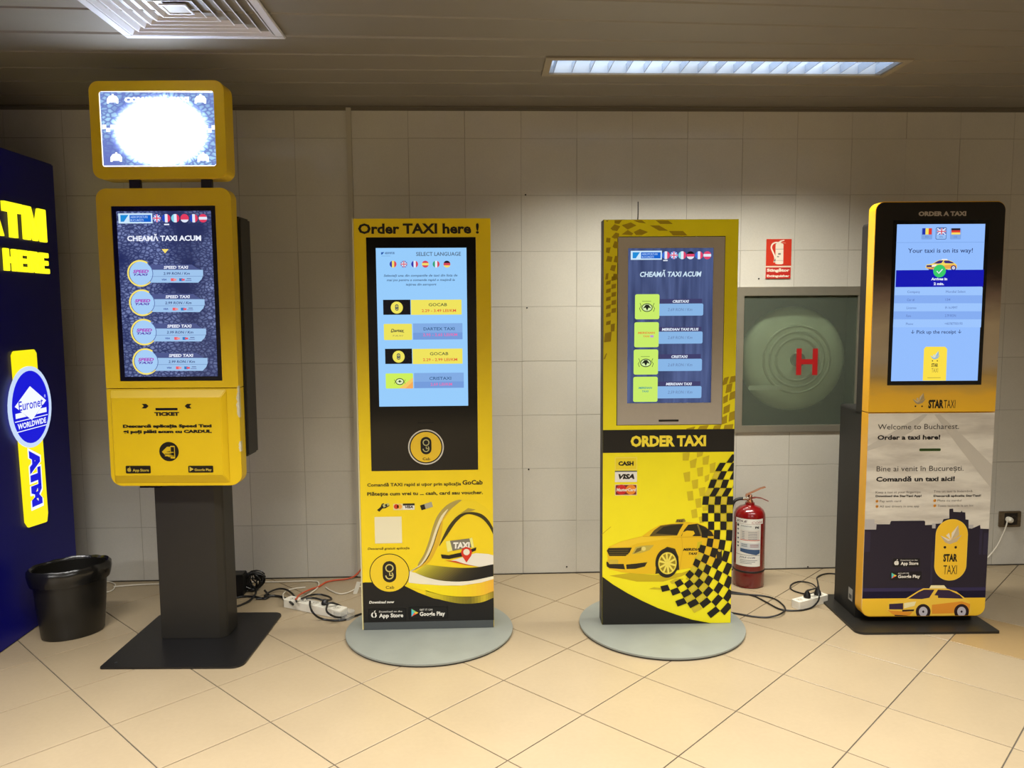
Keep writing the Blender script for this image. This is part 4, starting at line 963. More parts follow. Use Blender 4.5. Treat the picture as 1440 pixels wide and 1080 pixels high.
for x, k in ((338, 'fr'), (374, 'uk'), (411, 'it2'), (448, 'de2'), (486, 'fr'), (523, 'es2')): a.flag(x, 251, 17.5, k, pal)
a.R(326, 272, 346, 277, pal['W'])
a.T('CHEAMĂ TAXI ACUM', 222, 497, 347, 23, e((205, 228, 245)), 3, .03, .18)
for k, (x, y, name, nl, nr_, price) in enumerate(((200, 425, 'CRISTAXI', 368, 441, '2.69 RON / Km'), (197, 550, 'MERIDIAN TAXI PLUS', 320, 484, '2.69 RON / Km'), (194, 672, 'CRISTAXI', 362, 435, '2.69 RON / Km'), (192, 794, 'MERIDIAN TAXI', 338, 454, '2.59 RON / Km'))):
    a.R(x+100, y+21, x+300, y+42, e((62, 62, 106)), 1); a.R(x+96, y+42, x+305, y+96, e((135, 180, 228)), 2, 7)
    a.R(x, y, x+109, y+112, e((200, 235, 105)), 3, 8); GN = e((70, 85, 50))
    a.T(name, nl, nr_, y+38, 12, e((225, 235, 250)), 3, .04, .18); a.T(price, 346, 456, y+75, 13, e((105, 135, 180)), 3, .01, .18)
    cx, cy = x+54, y+60
    if name == 'CRISTAXI':
        a.C(cx, cy, 25, GN, 4, 24, 19); a.C(cx, cy, 21, e((215, 240, 170)), 5, 24, 15); a.P([(cx-19, cy+4), (cx-6, cy-13), (cx+6, cy-13), (cx+19, cy+4), (cx+7, cy), (cx, cy+14), (cx-7, cy)], e((25, 35, 25)), 6)
        a.line([(cx-32, cy-20), (cx-26, cy-8), (cx-34, cy+4), (cx-28, cy+18)], 2.5, GN, 4); a.line([(cx+32, cy-20), (cx+26, cy-8), (cx+34, cy+4), (cx+28, cy+18)], 2.5, GN, 4); a.R(cx-22, cy-30, cx+18, cy-27, e((140, 170, 80)), 4)
    else:
        c_ = e((225, 130, 60)) if k == 1 else e((60, 150, 150)); wd = 38 if k == 1 else 30
        a.T('MERIDIAN', cx-wd, cx+wd, cy-8 if k == 1 else cy-6, 9, c_, 4, .03, .15); a.T('TAXI', cx-15, cx+14, cy+7 if k == 1 else cy+9, 8, c_, 4, .03, .15)
        if k == 1: a.R(cx+17, cy-2, cx+32, cy+8, e((190, 150, 210)), 4)
a.build('screen_graphics', sc3)
u0 = a.f.uv(926, 591)[0]; u1 = a.f.uv(954, 591)[0]; zz = a.f.uv(940, 591.3)[1]
obj('ticket_slot', B(u0, u1, -.0048, -.0035, zz-.0045, zz+.0045), BLACK2, k3)
bm = bmesh.new(); u = a.f.uv(900, 300)[0]; tube(bm, [(u-.002, .05, 1.88), (u, .05, 1.92), (u, .052, 1.975)], .0025, 6, 3); obj('aerial', bm, BLACK, k3)
CL = (-W3, .0155, W3, H3)
a = Art(K3, 0, 840, 300, 7.02); a.clip = CL; OL = PR((170, 146, 18)); OL2 = PR((204, 184, 30))
for pts in ([(85,70),(110,70),(95,85)], [(170,68),(245,68),(215,105),(170,100)], [(130,150),(170,108),(225,130),(195,175),(150,168)], [(240,118),(330,90),(385,120),(300,160)], [(350,70),(440,68),(480,100),(410,92)], [(360,185),(420,155),(500,185),(440,215),(380,215)], [(240,210),(300,165),(355,200),(340,216)],
            [(520,120),(610,120),(700,172),(610,172)], [(575,68),(700,72),(745,105),(620,105)], [(705,175),(845,175),(890,220),(750,220)], [(140,235),(180,190),(215,200),(210,245),(170,250)], [(85,285),(90,240),(130,245),(125,290)], [(150,330),(170,275),(210,285),(210,345),(170,345)],
            [(85,385),(88,340),(132,335),(118,395)], [(85,475),(100,420),(150,430),(140,480)], [(125,560),(140,512),(185,512),(170,575)], [(160,480),(175,420),(212,425),(210,490)], [(78,655),(85,595),(110,590),(105,650)], [(150,655),(160,595),(205,600),(198,655)]): a.P(pts, OL, 1)
a.set(830, 280, 3.178)
for k in range(7):
    y = 330+36*k-10
    if k < 1: continue
    a.P([(72, y+12), (92, y+6), (90, y+24), (70, y+28)], OL, 1)
    if k < 6: a.P([(96, y-10), (116, y-14), (114, y+6), (94, y+10)], OL, 1)
a.P([(66, 600), (96, 592), (92, 636), (62, 640)], OL, 1); a.P([(60, 715), (70, 690), (75, 690), (66, 716)], OL, 1); a.P([(92, 560), (110, 556), (108, 590), (92, 592)], OL, 1)
for pts in ([(598,800),(620,793),(610,825),(588,835)], [(628,793),(655,788),(648,815),(620,825)], [(610,830),(636,822),(630,860),(604,868)], [(594,885),(616,872),(614,905),(594,915)], [(625,865),(650,856),(648,890),(620,900)], [(596,930),(625,915),(622,950),(594,962)], [(590,975),(612,965),(610,1000),(585,1008)], [(622,955),(648,945),(645,985),(618,995)], [(555,1012),(586,1008),(580,1028),(548,1028)], [(600,1010),(640,1005),(636,1028),(596,1028)], [(490,1014),(530,1010),(520,1028),(480,1028)], [(430,1025),(470,1016),(462,1030),(430,1030)]): a.P(pts, OL, 1)
a.set(830, 590, 3.086)
bt = a.box(50, 43, 625, 142); a.poly(rect(-W3, bt[1], W3, bt[3]), PR((24, 22, 18)), 2)
a.T('ORDER TAXI', 175, 502, 117, 48, PR((244, 222, 60)), 3, .05)
LY = PR((240, 222, 90))
a.R(107, 163, 203, 219, LY, 2); a.R(110, 167, 200, 215, PR((232, 210, 40)), 3); a.T('CASH', 122, 188, 200, 19, INK, 4, .06)
a.R(107, 224, 203, 271, PR((228, 226, 218)), 2); a.R(107, 222, 203, 227, PR((90, 90, 95)), 3); a.T('VISA', 122, 192, 258, 22, INK, 4, .06, .25)
a.R(107, 281, 203, 329, PR((225, 205, 170)), 2); a.R(110, 284, 200, 326, PR((120, 36, 28)), 3, 3); a.C(135, 304, 22, PR((205, 42, 34)), 4); a.C(176, 304, 22, PR((232, 140, 40)), 5); a.T('MasterCard', 113, 199, 311, 14, WT, 7, .03, .15)
a.line([(50, 500), (65, 485), (90, 465)], 2, PR((190, 160, 20)), 2)
# faint checks
a.set(960, 600, 6)
for pts in ([(0,222),(60,218),(50,285),(0,285)], [(60,290),(120,265),(108,345),(65,350)], [(120,218),(175,212),(165,245),(120,260)], [(168,262),(225,240),(215,318),(170,322)], [(5,390),(62,378),(62,462),(18,465)], [(120,350),(172,340),(170,415),(128,420)], [(228,315),(278,300),(270,385),(230,392)], [(75,455),(130,442),(128,520),(85,525)], [(35,548),(85,540),(92,620),(45,625)], [(135,520),(190,508),(185,580),(145,588)], [(105,612),(155,600),(158,680),(115,685)], [(70,705),(118,692),(126,765),(80,772)], [(165,675),(215,662),(210,705),(172,712)], [(135,762),(180,752),(180,810),(145,815)], [(185,418),(225,400),(220,450),(188,470)]): a.P(pts, OL2, 2)
# the printed car
a.set(840, 690, 5.4)
CY = PR((228, 186, 26)); CY2 = PR((206, 160, 20)); DKC = PR((38, 33, 16))
a.P([(90, 645), (250, 625), (440, 640), (640, 625), (760, 580), (640, 650), (500, 690), (300, 690)], PR((196, 172, 22)), 2)
a.P([(70, 450), (90, 425), (180, 385), (340, 345), (400, 300), (470, 262), (560, 250), (680, 238), (760, 245), (830, 275), (880, 315), (905, 345), (925, 380), (925, 520), (880, 555), (780, 575), (620, 600), (440, 632), (300, 630), (180, 618), (90, 595), (65, 560), (80, 515), (75, 480)], CY, 3)
a.P([(95, 425), (180, 388), (345, 346), (620, 348), (480, 372), (300, 400), (240, 425), (120, 432)], PR((236, 198, 44)), 4)
a.P([(395, 345), (430, 300), (480, 265), (560, 254), (655, 250), (625, 300), (605, 340)], PR((96, 80, 30)), 4); a.P([(440, 325), (500, 275), (560, 262), (650, 254), (622, 300), (605, 335)], DKC, 5)
a.P([(635, 345), (660, 295), (690, 258), (760, 250), (820, 275), (870, 315), (885, 345)], DKC, 4); a.P([(755, 255), (768, 258), (800, 345), (785, 345)], PR((120, 104, 50)), 5)
a.P([(640, 345), (650, 315), (680, 302), (730, 305), (740, 325), (720, 345), (670, 348)], CY, 6)
a.P([(592, 240), (602, 218), (660, 212), (672, 232), (655, 238)], PR((150, 128, 50)), 5); a.T('TAXI', 600, 652, 238, 18, INK, 6, .05, .3)
a.P([(72, 455), (85, 435), (262, 432), (245, 468), (215, 495), (90, 495)], DKC, 5)
for y in (450, 466, 481): a.R(88, y, 235, y+4, PR((110, 92, 30)), 6)
a.P([(262, 482), (290, 430), (330, 418), (430, 412), (395, 450), (340, 470)], PR((190, 170, 70)), 5); a.P([(275, 478), (300, 438), (335, 428), (330, 455)], PR((110, 96, 40)), 6); a.C(352, 440, 16, PR((225, 210, 120)), 6)
a.R(88, 524, 158, 556, PR((205, 178, 60)), 6, 3); a.P([(68, 540), (80, 540), (92, 556), (200, 556), (210, 596), (95, 588), (72, 575)], DKC, 5)
a.P([(218, 560), (300, 552), (380, 542), (360, 575), (290, 592), (222, 594)], DKC, 5)
a.P([(440, 632), (450, 540), (475, 460), (530, 425), (590, 440), (615, 500), (622, 600)], PR((60, 50, 14)), 5)
a.C(528, 548, 88, PR((30, 27, 18)), 6, 36, 115); a.C(532, 550, 70, PR((225, 205, 70)), 7, 32, 86); a.C(532, 550, 60, PR((150, 130, 30)), 8, 32, 74)
for k in range(10):
    th = 2*PI*k/10+.2; th2 = .10
    a.P([(532+8*math.cos(th+1.2), 550+8*math.sin(th+1.2)), (532+64*math.cos(th+th2), 550+80*math.sin(th+th2)), (532+64*math.cos(th-th2), 550+80*math.sin(th-th2)), (532+8*math.cos(th-1.2), 550+8*math.sin(th-1.2))], PR((236, 218, 90)), 9)
a.C(532, 550, 14, PR((236, 218, 90)), 10, 16)
a.line([(640, 350), (648, 450), (625, 590)], 3, CY2, 5); a.line([(345, 348), (620, 352), (900, 352)], 3, CY2, 5)
a.T('MERIDIAN', 650, 805, 455, 20, INK, 6, .04, .3); a.T('TAXI', 692, 758, 486, 18, INK, 6, .04, .3)
a.P([(905, 450), (930, 415), (945, 440), (945, 540), (925, 570), (905, 560)], DKC, 6); a.C(928, 450, 14, PR((200, 170, 60)), 7, 14)
for pts in ([(760,390),(795,382),(790,430),(755,435)], [(740,500),(780,495),(770,540),(735,540)], [(550,690),(590,665),(655,668),(610,705),(565,705)], [(670,670),(700,640),(740,632),(730,665),(690,675)], [(390,745),(430,732),(520,745),(480,750)]): a.P(pts, OL2, 7)
# bold checks sweeping down the right edge and curling left
a.set(0, 0, 1); CK = PR((20, 18, 15)); CG = PR((206, 186, 46))
import_c = (905.0, 745.0)
def warp3(r, s_):
    """r: distance from the curl's centre, s_: length along the sweep (12 px rows)"""
    if s_ < 0:                                    # straight part, leaning right towards the top
        y = 745+s_; k = max(0, (715-y)/79.0); return (905+r+32*k*k-(4 if y > 690 else 0)*(1), y)
    th = s_/98.0; st_ = 1+.20*max(0, th-.5); return (905+r*math.cos(th)*st_-4*math.cos(th), 745+r*math.sin(th)*(1-.07*max(0, th-.6)))
def below(x, y):                                   # lower edge of the sweep
    return y > 826+(x-905)*.46-(max(0, x-960)**2)*.0012
for j in range(10):
    r0 = 86+8.6*j; r1 = r0+8.6
    for i in range(-10, 13):
        s0_, s1_ = i*11.8, (i+1)*11.8
        c_ = warp3((r0+r1)/2, (s0_+s1_)/2)
        if c_[0] > 1036 or c_[1] < 637 or below(*c_): continue
        if i >= 9 and j > 1 and (c_[0] < 925): continue
        dark = (i+j) % 2 == 0
        q = [warp3(r0, s0_), warp3(r1, s0_), warp3(r1, s1_), warp3(r0, s1_)]
        if dark: a.P(q, CK, 11)
        elif (i*7+j*3) % 5 < 2 and i > -9:
            m_ = .18; q = [(x*(1-m_)+c_[0]*m_, y*(1-m_)+c_[1]*m_) for x, y in q]; a.P(q, CG, 11)
# black corner at the foot
a.set(840, 690, 5.4)
a.P([(0, 630), (33, 648), (120, 712), (230, 778), (340, 835), (460, 890), (600, 940), (720, 978), (860, 1004), (1015, 1012), (1015, 1040), (0, 1040)], PR((26, 24, 20)), 12)
a.clip = None
a.build('printed_graphics', body)

# ------------------------------------------------------------------ KIOSK 4: rounded terminal, black to steel to yellow
K4 = Frame(2.085, 3.543, -.03)
k4 = thing('taxi_kiosk', 'rounded taxi terminal with brushed steel face, yellow sides and black rear cabinet', 'kiosk', (K4.o.x, K4.o.y, 0), K4.a, 'free-standing taxi ordering kiosks')
q = [K4.uv(1236, 282), K4.uv(1414, 284), K4.uv(1213, 868), K4.uv(1383, 866), K4.uv(1217, 579), K4.uv(1401, 581)]
X0, X1 = (q[0][0]+q[2][0]+q[4][0])/3, (q[1][0]+q[3][0]+q[5][0])/3
Z0, Z1, ZM = (q[2][1]+q[3][1])/2, (q[0][1]+q[1][1])/2, (q[4][1]+q[5][1])/2
b0 = onfloor(K4, 1209, 890, .01); b1_ = onfloor(K4, 1404, 887, .01)
bm = bmesh.new(); plate(bm, rr(b0[0]-.012, b0[1], b1_[0]+.004, b0[1]+.49, (.04, .012, .02, .02)), .0005, .011); obj('base_plate', bm, M((30, 28, 24), .42, noise=.06, scale=30), k4, bevel=.001)
YS = M((232, 172, 20), .32, coat=.3)
bm = bmesh.new(); slab(bm, [rr(X0-.002, Z0, X1+.002, ZM-.0015, (.045, .045, 0, 0), 8)], .0022, .068); obj('lower_shell', bm, YS, k4, bevel=.006)
bm = bmesh.new(); slab(bm, [rr(X0-.002, ZM+.0015, X1+.002, Z1, (0, 0, .04, .04), 8)], .0022, .068); obj('upper_shell', bm, YS, k4, bevel=.006)
KB = M((14, 13, 11), .5, noise=.06, scale=25)
bm = bmesh.new(); slab(bm, [rr(X0+.0, ZM-.02, X1-.03, Z1-.085, (0, 0, .02, .02), 5)], .0685, .135); obj('rear_upper_cabinet', bm, KB, k4, bevel=.003)
bm = bmesh.new(); slab(bm, [rr(X0+.0, .0115, X1-.02, ZM+.005, (0, 0, .012, .012), 4)], .0685, .31); rc = obj('rear_lower_cabinet', bm, KB, k4, bevel=.003)
bm = bmesh.new(); box(bm, X0-.0012, X0-.0002, .10, .145, .075, .135); box(bm, X0-.0016, X0-.0012, .108, .137, .085, .105, 1); obj('rating_label', bm, [M((150, 148, 140), .5), M((70, 70, 68), .5)], k4)
mf, nt, b = new_mat('graded_front'); tc = nt.nodes.new('ShaderNodeTexCoord'); sp_ = nt.nodes.new('ShaderNodeSeparateXYZ'); nt.links.new(tc.outputs['Object'], sp_.inputs[0])
cr = nt.nodes.new('ShaderNodeValToRGB'); mr = nt.nodes.new('ShaderNodeMapRange'); mr.inputs['From Min'].default_value = 1.0; mr.inputs['From Max'].default_value = 2.0
nzz = nt.nodes.new('ShaderNodeTexNoise'); mpz = nt.nodes.new('ShaderNodeMapping'); mpz.inputs['Scale'].default_value = (3, 1, 9); mpz.inputs['Rotation'].default_value = (0, .5, 0); nzz.inputs['Detail'].default_value = 5; nzz.inputs['Scale'].default_value = 1.6
nt.links.new(tc.outputs['Object'], mpz.inputs[0]); nt.links.new(mpz.outputs[0], nzz.inputs[0])
ad = nt.nodes.new('ShaderNodeMath'); ad.operation = 'MULTIPLY_ADD'; ad.inputs[1].default_value = .10; nt.links.new(nzz.outputs['Fac'], ad.inputs[0]); nt.links.new(sp_.outputs['Z'], ad.inputs[2])
nt.links.new(ad.outputs[0], mr.inputs['Value']); nt.links.new(mr.outputs[0], cr.inputs[0])
el = cr.color_ramp.elements; el[0].position = .03; el[0].color = rgb((238, 184, 36)); el[1].position = 1; el[1].color = rgb((24, 20, 18))
for p_, c_ in ((.14, (228, 176, 50)), (.22, (170, 142, 84)), (.28, (172, 156, 130)), (.46, (196, 182, 156)), (.58, (140, 122, 112)), (.68, (60, 46, 42)), (.76, (24, 20, 18))):
    x = el.new(p_); x.color = rgb(c_)
nt.links.new(cr.outputs[0], b.inputs['Base Color']); b.inputs['Roughness'].default_value = .36
a = Art(K4, 0, 1170, 270, 3.374)
q = [a.at(297, 133), a.at(745, 131), a.at(256, 917), a.at(710, 915)]
bx0, bx1, bz0, bz1 = (q[0][0]+q[2][0])/2, (q[1][0]+q[3][0])/2, (q[2][1]+q[3][1])/2, (q[0][1]+q[1][1])/2
bm = bmesh.new(); slab(bm, [rr(X0, ZM+.003, X1, Z1-.004, (0, 0, .037, .037), 8), rect(bx0, bz0, bx1, bz1)], 0, .002); fp = obj('upper_front', bm, mf, k4)
bm = bmesh.new(); slab(bm, [rect(bx0+.0003, bz0+.0003, bx1-.0003, bz1-.0003)], -.001, .002); obj('screen_bezel', bm, M((8, 8, 9), .15), k4)
q = [a.at(311, 153), a.at(728, 152), a.at(277, 897), a.at(688, 895)]
sx0, sx1, sz0, sz1 = (q[0][0]+q[2][0])/2, (q[1][0]+q[3][0])/2, (q[2][1]+q[3][1])/2, (q[0][1]+q[1][1])/2
bm = bmesh.new(); slab(bm, [rect(sx0, sz0, sx1, sz1)], -.0018, -.0011); sc4 = obj('screen', bm, E((146, 188, 252), 1.0), k4)
a.d = -.0018; NB = e((45, 62, 110)); LB = e((165, 200, 250)); DB = e((14, 20, 175))
pal = dict(B=e((30, 40, 170)), W=e((225, 232, 250)), R=e((215, 60, 80)), Y=e((245, 225, 110)))
a.R(304, 238, 724, 240, e((120, 160, 225)), 1)
a.R(424, 172, 476, 225, e((126, 165, 228)), 1, 5); a.R(560, 172, 612, 225, e((126, 165, 228)), 1, 5); a.R(492, 168, 543, 225, NB, 1, 6); a.R(494, 171, 541, 223, e((150, 190, 245)), 2, 5)
for i, c_ in enumerate(((30, 50, 170), (245, 225, 100), (220, 60, 50))): a.R(428+15*i, 172, 443+15*i, 202, e(c_), 3)
for i, c_ in enumerate(((40, 30, 40), (220, 60, 50), (248, 215, 100))): a.R(566, 172+10*i, 608, 182+10*i, e(c_), 3)
a.R(498, 172, 540, 202, pal['B'], 3)
for p in ([(498, 172), (504, 172), (540, 200), (540, 202), (534, 202), (498, 176)], [(540, 172), (534, 172), (498, 198), (498, 202), (504, 202), (540, 176)]): a.P(p, pal['W'], 4)
a.R(514, 172, 524, 202, pal['W'], 5); a.R(498, 183, 540, 191, pal['W'], 5); a.R(516.5, 172, 521.5, 202, pal['R'], 6); a.R(498, 185, 540, 189, pal['R'], 6)
for x, s_ in ((442, 'RO'), (510, 'EN'), (578, 'DE')): a.T(s_, x, x+15, 217, 8, e((95, 125, 185)), 4)
a.T('Your taxi is on its way!', 360, 667, 288, 21, NB, 2, .01)
def side_car(a, tf, body, shade, glass, tyre, hub, lamp, lay):
    """yellow car seen from its front left; tf maps a 0-10 by 0-4 box"""
    P = lambda pts, m, l: a.P([tf(*p) for p in pts], m, lay+l)
    P([(.1, 2.6), (.3, 2.0), (2.2, 1.6), (3.6, .75), (4.2, .45), (6.8, .45), (8.0, .8), (9.1, 1.6), (9.6, 2.0), (9.7, 3.1), (9.2, 3.4), (7.0, 3.5), (5.0, 3.5), (.8, 3.3), (0, 3.0)], body, 0)
    P([(5.2, 2.3), (8.6, 1.9), (9.6, 2.2), (9.5, 3.0), (8.9, 3.2), (5.2, 3.3)], shade, 1)
    P([(2.5, 1.6), (3.7, .85), (4.3, .6), (5.5, .6), (4.9, 1.5), (4.0, 1.65)], glass, 1); P([(5.3, 1.5), (5.9, .6), (7.2, .65), (8.4, 1.2), (8.8, 1.6)], glass, 1)
    P([(4.9, .45), (5.1, .1), (6.6, .1), (6.9, .45)], lamp, 1); P([(5.1, 1.6), (5.3, 1.2), (5.9, 1.25), (5.9, 1.6)], body, 2)
    P([(.3, 2.2), (1.9, 2.1), (1.9, 2.8), (.3, 2.8)], glass, 2); P([(2.0, 2.1), (3.4, 1.9), (3.2, 2.4), (2.0, 2.7)], lamp, 2); P([(1.8, 2.85), (3.2, 2.8), (3.1, 3.0), (1.8, 3.05)], tyre, 2); P([(.1, 2.9), (3.0, 3.1), (2.6, 3.5), (.8, 3.4)], shade, 1)
    for cx in (4.2, 8.6):
        P([(cx+.85*math.cos(2*PI*i/24), 3.05+.85*math.sin(2*PI*i/24)) for i in range(24)], tyre, 2); P([(cx+.5*math.cos(2*PI*i/20), 3.05+.55*math.sin(2*PI*i/20)) for i in range(20)], hub, 3); P([(cx+.12*math.cos(2*PI*i/8), 3.05+.14*math.sin(2*PI*i/8)) for i in range(8)], tyre, 4)
    P([(.9, 3.4), (2.4, 3.5), (2.2, 3.85), (1.1, 3.85)], tyre, -1); P([(5.4, 3.4), (7.0, 3.4), (6.6, 3.8), (5.8, 3.8)], tyre, -1)
side_car(a, lambda x, y: (443+x*15.4, 316+y*14.5), e((245, 215, 95)), e((235, 165, 80)), e((60, 45, 120)), e((40, 30, 110)), e((215, 220, 245)), e((235, 235, 250)), 3)
a.R(302, 370, 718, 450, DB, 6); a.C(509, 375, 30, e((55, 200, 105)), 8); a.line([(496, 375), (505, 386), (523, 366)], 5, pal['W'], 9)
a.T('Arrives in', 469, 545, 419, 13, pal['W'], 8, .05); a.T('2 min.', 481, 530, 442, 13, pal['W'], 8, .05)
for k, (l_, r_, ll, rl) in enumerate((('Company', 'Mondial Select', 417, 633), ('Car #', '134', 392, 562), ('License', 'IF-16-MMT', 403, 598), ('Fare', '2.79 RON', 379, 592), ('Phone', '+40787700193', 391, 625))):
    y0_ = 452+38*k; xs = -1.7*k
    a.P([(298+xs, y0_), (715+xs, y0_), (713+xs, y0_+38), (296+xs, y0_+38)], e((156, 196, 252)) if k % 2 == 0 else e((132, 172, 240)), 1)
    a.T(l_, 357+xs, ll+xs, y0_+27, 11, e((85, 110, 175)), 2); a.T(r_, 540+xs, rl+xs, y0_+26, 11, e((85, 110, 175)), 2)
a.T('↓ Pick up the receipt ↓', 374, 613, 672, 17, NB, 2, .01)
a.set(1170, 270, 3.374); YT = e((250, 222, 70))
a.P([(436, 745), (445, 734), (536, 734), (546, 745), (540, 895), (430, 895)], YT, 2)
def star(a, cx, cy, s_, c1, c2, dot, lay):
    """folded paper bird over two dots"""
    P = lambda p, m, l: a.P([(cx+x*s_, cy+y*s_) for x, y in p], m, lay+l)
    P([(-1.0, -.1), (.05, .35), (-.1, .75), (-.55, .55)], c1, 0); P([(.05, .35), (-.15, -.35), (-.45, -.1)], c2, 0); P([(.05, .35), (.75, -1.1), (.85, -.15)], c1, 0); P([(.05, .35), (.75, -1.1), (.1, -.35)], c2, 1)
    P([(.05, .35), (1.1, -.15), (.6, .5), (-.1, .75)], c1, 0); P([(-1.0, -.1), (.05, .35), (-.25, .45)], c2, 1)
    a.C(cx-.55*s_, cy+1.05*s_, .13*s_, dot, lay, 12); a.C(cx+.5*s_, cy+1.05*s_, .13*s_, dot, lay, 12)
star(a, 488, 778, 22, e((150, 180, 205)), e((190, 215, 235)), e((50, 40, 40)), 3)
a.T('STAR', 471, 502, 830, 17, e((90, 80, 40)), 3, .04); a.T('TAXI', 471, 502, 856, 20, e((150, 130, 60)), 3); a.R(452, 880, 515, 882, e((120, 110, 60)), 3)
a.build('screen_graphics', sc4)
a = Art(K4, 0, 1170, 270, 3.374)
a.T('ORDER A TAXI', 410, 636, 114, 22, PR((178, 168, 158)), 1, .05)
star(a, 412, 985, 30, PR((170, 150, 110)), PR((208, 190, 150)), INK, 1)
a.T('STAR', 456, 528, 1026, 40, INK, 1, .05); a.T('TAXI', 530, 584, 1025, 38, INK, 1, 0)
a.build('printed_graphics', fp)
mw, nt, b = new_mat('poster_white'); tc = nt.nodes.new('ShaderNodeTexCoord'); mp = nt.nodes.new('ShaderNodeMapping'); mp.inputs['Scale'].default_value = (2, 1, 9); mp.inputs['Rotation'].default_value = (0, -.9, 0)
nz = nt.nodes.new('ShaderNodeTexNoise'); nz.inputs['Scale'].default_value = 1.5; nz.inputs['Detail'].default_value = 6; nz.inputs['Roughness'].default_value = .55
cr = nt.nodes.new('ShaderNodeValToRGB'); cr.color_ramp.elements[0].position = .30; cr.color_ramp.elements[0].color = rgb((178, 170, 158)); cr.color_ramp.elements[1].position = .58; cr.color_ramp.elements[1].color = rgb((216, 210, 196))
nt.links.new(tc.outputs['Object'], mp.inputs[0]); nt.links.new(mp.outputs[0], nz.inputs[0]); nt.links.new(nz.outputs['Fac'], cr.inputs[0]); nt.links.new(cr.outputs[0], b.inputs['Base Color']); b.inputs['Roughness'].default_value = .4
bm = bmesh.new(); slab(bm, [rr(X0, Z0+.004, X1, ZM-.003, (.042, .042, 0, 0), 8)], 0, .002); lp = obj('lower_front', bm, mw, k4)
a = Art(K4, 0, 1150, 560, 3.176)
TX = PR((66, 60, 56)); TB = PR((26, 22, 24))
# pale beams of the print
a.P([(470, 72), (490, 72), (420, 150), (300, 210), (222, 235), (222, 215)], PR((192, 186, 174)), 1); a.P([(520, 72), (545, 72), (640, 160), (780, 300), (772, 400), (700, 310)], PR((188, 181, 168)), 1)
a.T('Welcome to Bucharest.', 268, 630, 138, 23, TX, 3); a.T('Order a taxi here!', 266, 546, 185, 21, TB, 3, .035)
a.R(453, 224, 549, 236, PR((58, 84, 34)), 3, 5); a.R(458, 228, 544, 231, PR((34, 44, 20)), 4)
a.T('Bine ai venit în București.', 262, 650, 325, 23, TX, 3); a.T('Comandă un taxi aici!', 260, 611, 371, 21, TB, 3, .035)
a.T('Keep a taxi at your fingertips.', 258, 461, 424, 9.5, PR((110, 104, 98)), 3); a.T('Download the StarTaxi App!', 258, 463, 441, 9.5, TB, 3, .03)
a.T('Ține un taxi la îndemână.', 517, 693, 420, 9.5, PR((110, 104, 98)), 3); a.T('Descarcă aplicația StarTaxi!', 517, 728, 440, 9.5, TB, 3, .03)
OR = PR((222, 150, 50))
for x, y, s_, r_ in ((264, 460, 'Pay with card', 371), (264, 483, 'All taxi drivers in one app', 452), (522, 457, 'Plata cu cardul', 641), (522, 480, 'Toate taxiurile la un loc', 694)):
    a.C(x, y, 6.5, OR, 3, 12); a.line([(x-4, y-1), (x-1, y+3), (x+5, y-4)], 2, TB, 4); a.T(s_, x+12, r_, y+4, 9.5, PR((120, 114, 106)), 3)
# skyline (read off a second enlargement)
CL4 = (X0+.0005, Z0+.0045, X1-.0005, ZM); a.clip = CL4
a.set(1205, 700, 5.265)
NV = PR((34, 28, 44)); NV2 = PR((46, 40, 78)); GRY = PR((176, 172, 170)); YK = PR((238, 190, 46))
a.P([(52, 160), (130, 160), (130, 190), (148, 190), (148, 235), (52, 235)], GRY, 1); a.P([(820, 200), (862, 200), (862, 225), (820, 225)], GRY, 1); a.P([(556, 190), (585, 190), (585, 225), (556, 225)], GRY, 2)
a.P([(44, 235), (142, 235), (145, 196), (243, 196), (252, 172), (492, 170), (502, 182), (502, 202), (556, 200), (556, 226), (580, 226), (582, 192), (628, 190), (640, 158), (684, 152), (684, 82), (712, 80), (714, 104), (768, 106), (776, 94), (780, 106), (802, 108), (804, 160), (826, 162), (826, 226), (850, 228), (912, 200), (914, 228), (1010, 232), (1010, 748), (30, 748)], NV, 2)
for q in ((52, 250, 98, 400), (545, 400, 560, 640), (905, 232, 925, 420), (935, 260, 985, 420)): a.R(*q, PR((44, 38, 60)), 3)
a.R(30, 665, 1010, 742, NV2, 3); a.R(30, 690, 1010, 742, PR((36, 30, 62)), 3)
zt_ = a.at(530, 742)[1]; a.poly(rr(CL4[0], CL4[1], CL4[2], zt_, (.041, .041, 0, 0), 8), YK, 3)
# logo pill
q = a.box(577, 158, 815, 612); a.poly(rr(*q, (q[2]-q[0])/2-.001, 12), PR((240, 205, 90)), 4); k_ = .0018; a.poly(rr(q[0]+k_, q[1]+k_, q[2]-k_, q[3]-k_, (q[2]-q[0])/2-.001-k_, 12), YK, 5)
star(a, 692, 286, 76, PR((196, 176, 140)), PR((226, 214, 190)), INK, 6)
a.T('STAR', 637, 741, 472, 57, INK, 6, .05); a.T('TAXI', 637, 737, 565, 66, INK, 6, 0)
a.R(243, 170, 500, 400, NV, 3, 12)                              # dark card without its printed code
store_buttons(a, (262, 446, 468, 512), (243, 544, 480, 608), PR((50, 46, 58)), 'Download on the', 'ACUM PE', PR((20, 17, 24)))
a.P([(190, 898), (500, 890), (880, 892), (840, 904), (300, 908)], PR((90, 66, 20)), 4)
side_car(a, lambda x, y: (218+x*64.5, 640+y*66), PR((238, 194, 66)), PR((226, 146, 44)), PR((50, 34, 62)), PR((38, 22, 30)), PR((190, 184, 190)), PR((240, 226, 170)), 6)
a.clip = None
a.build('printed_graphics', lp)

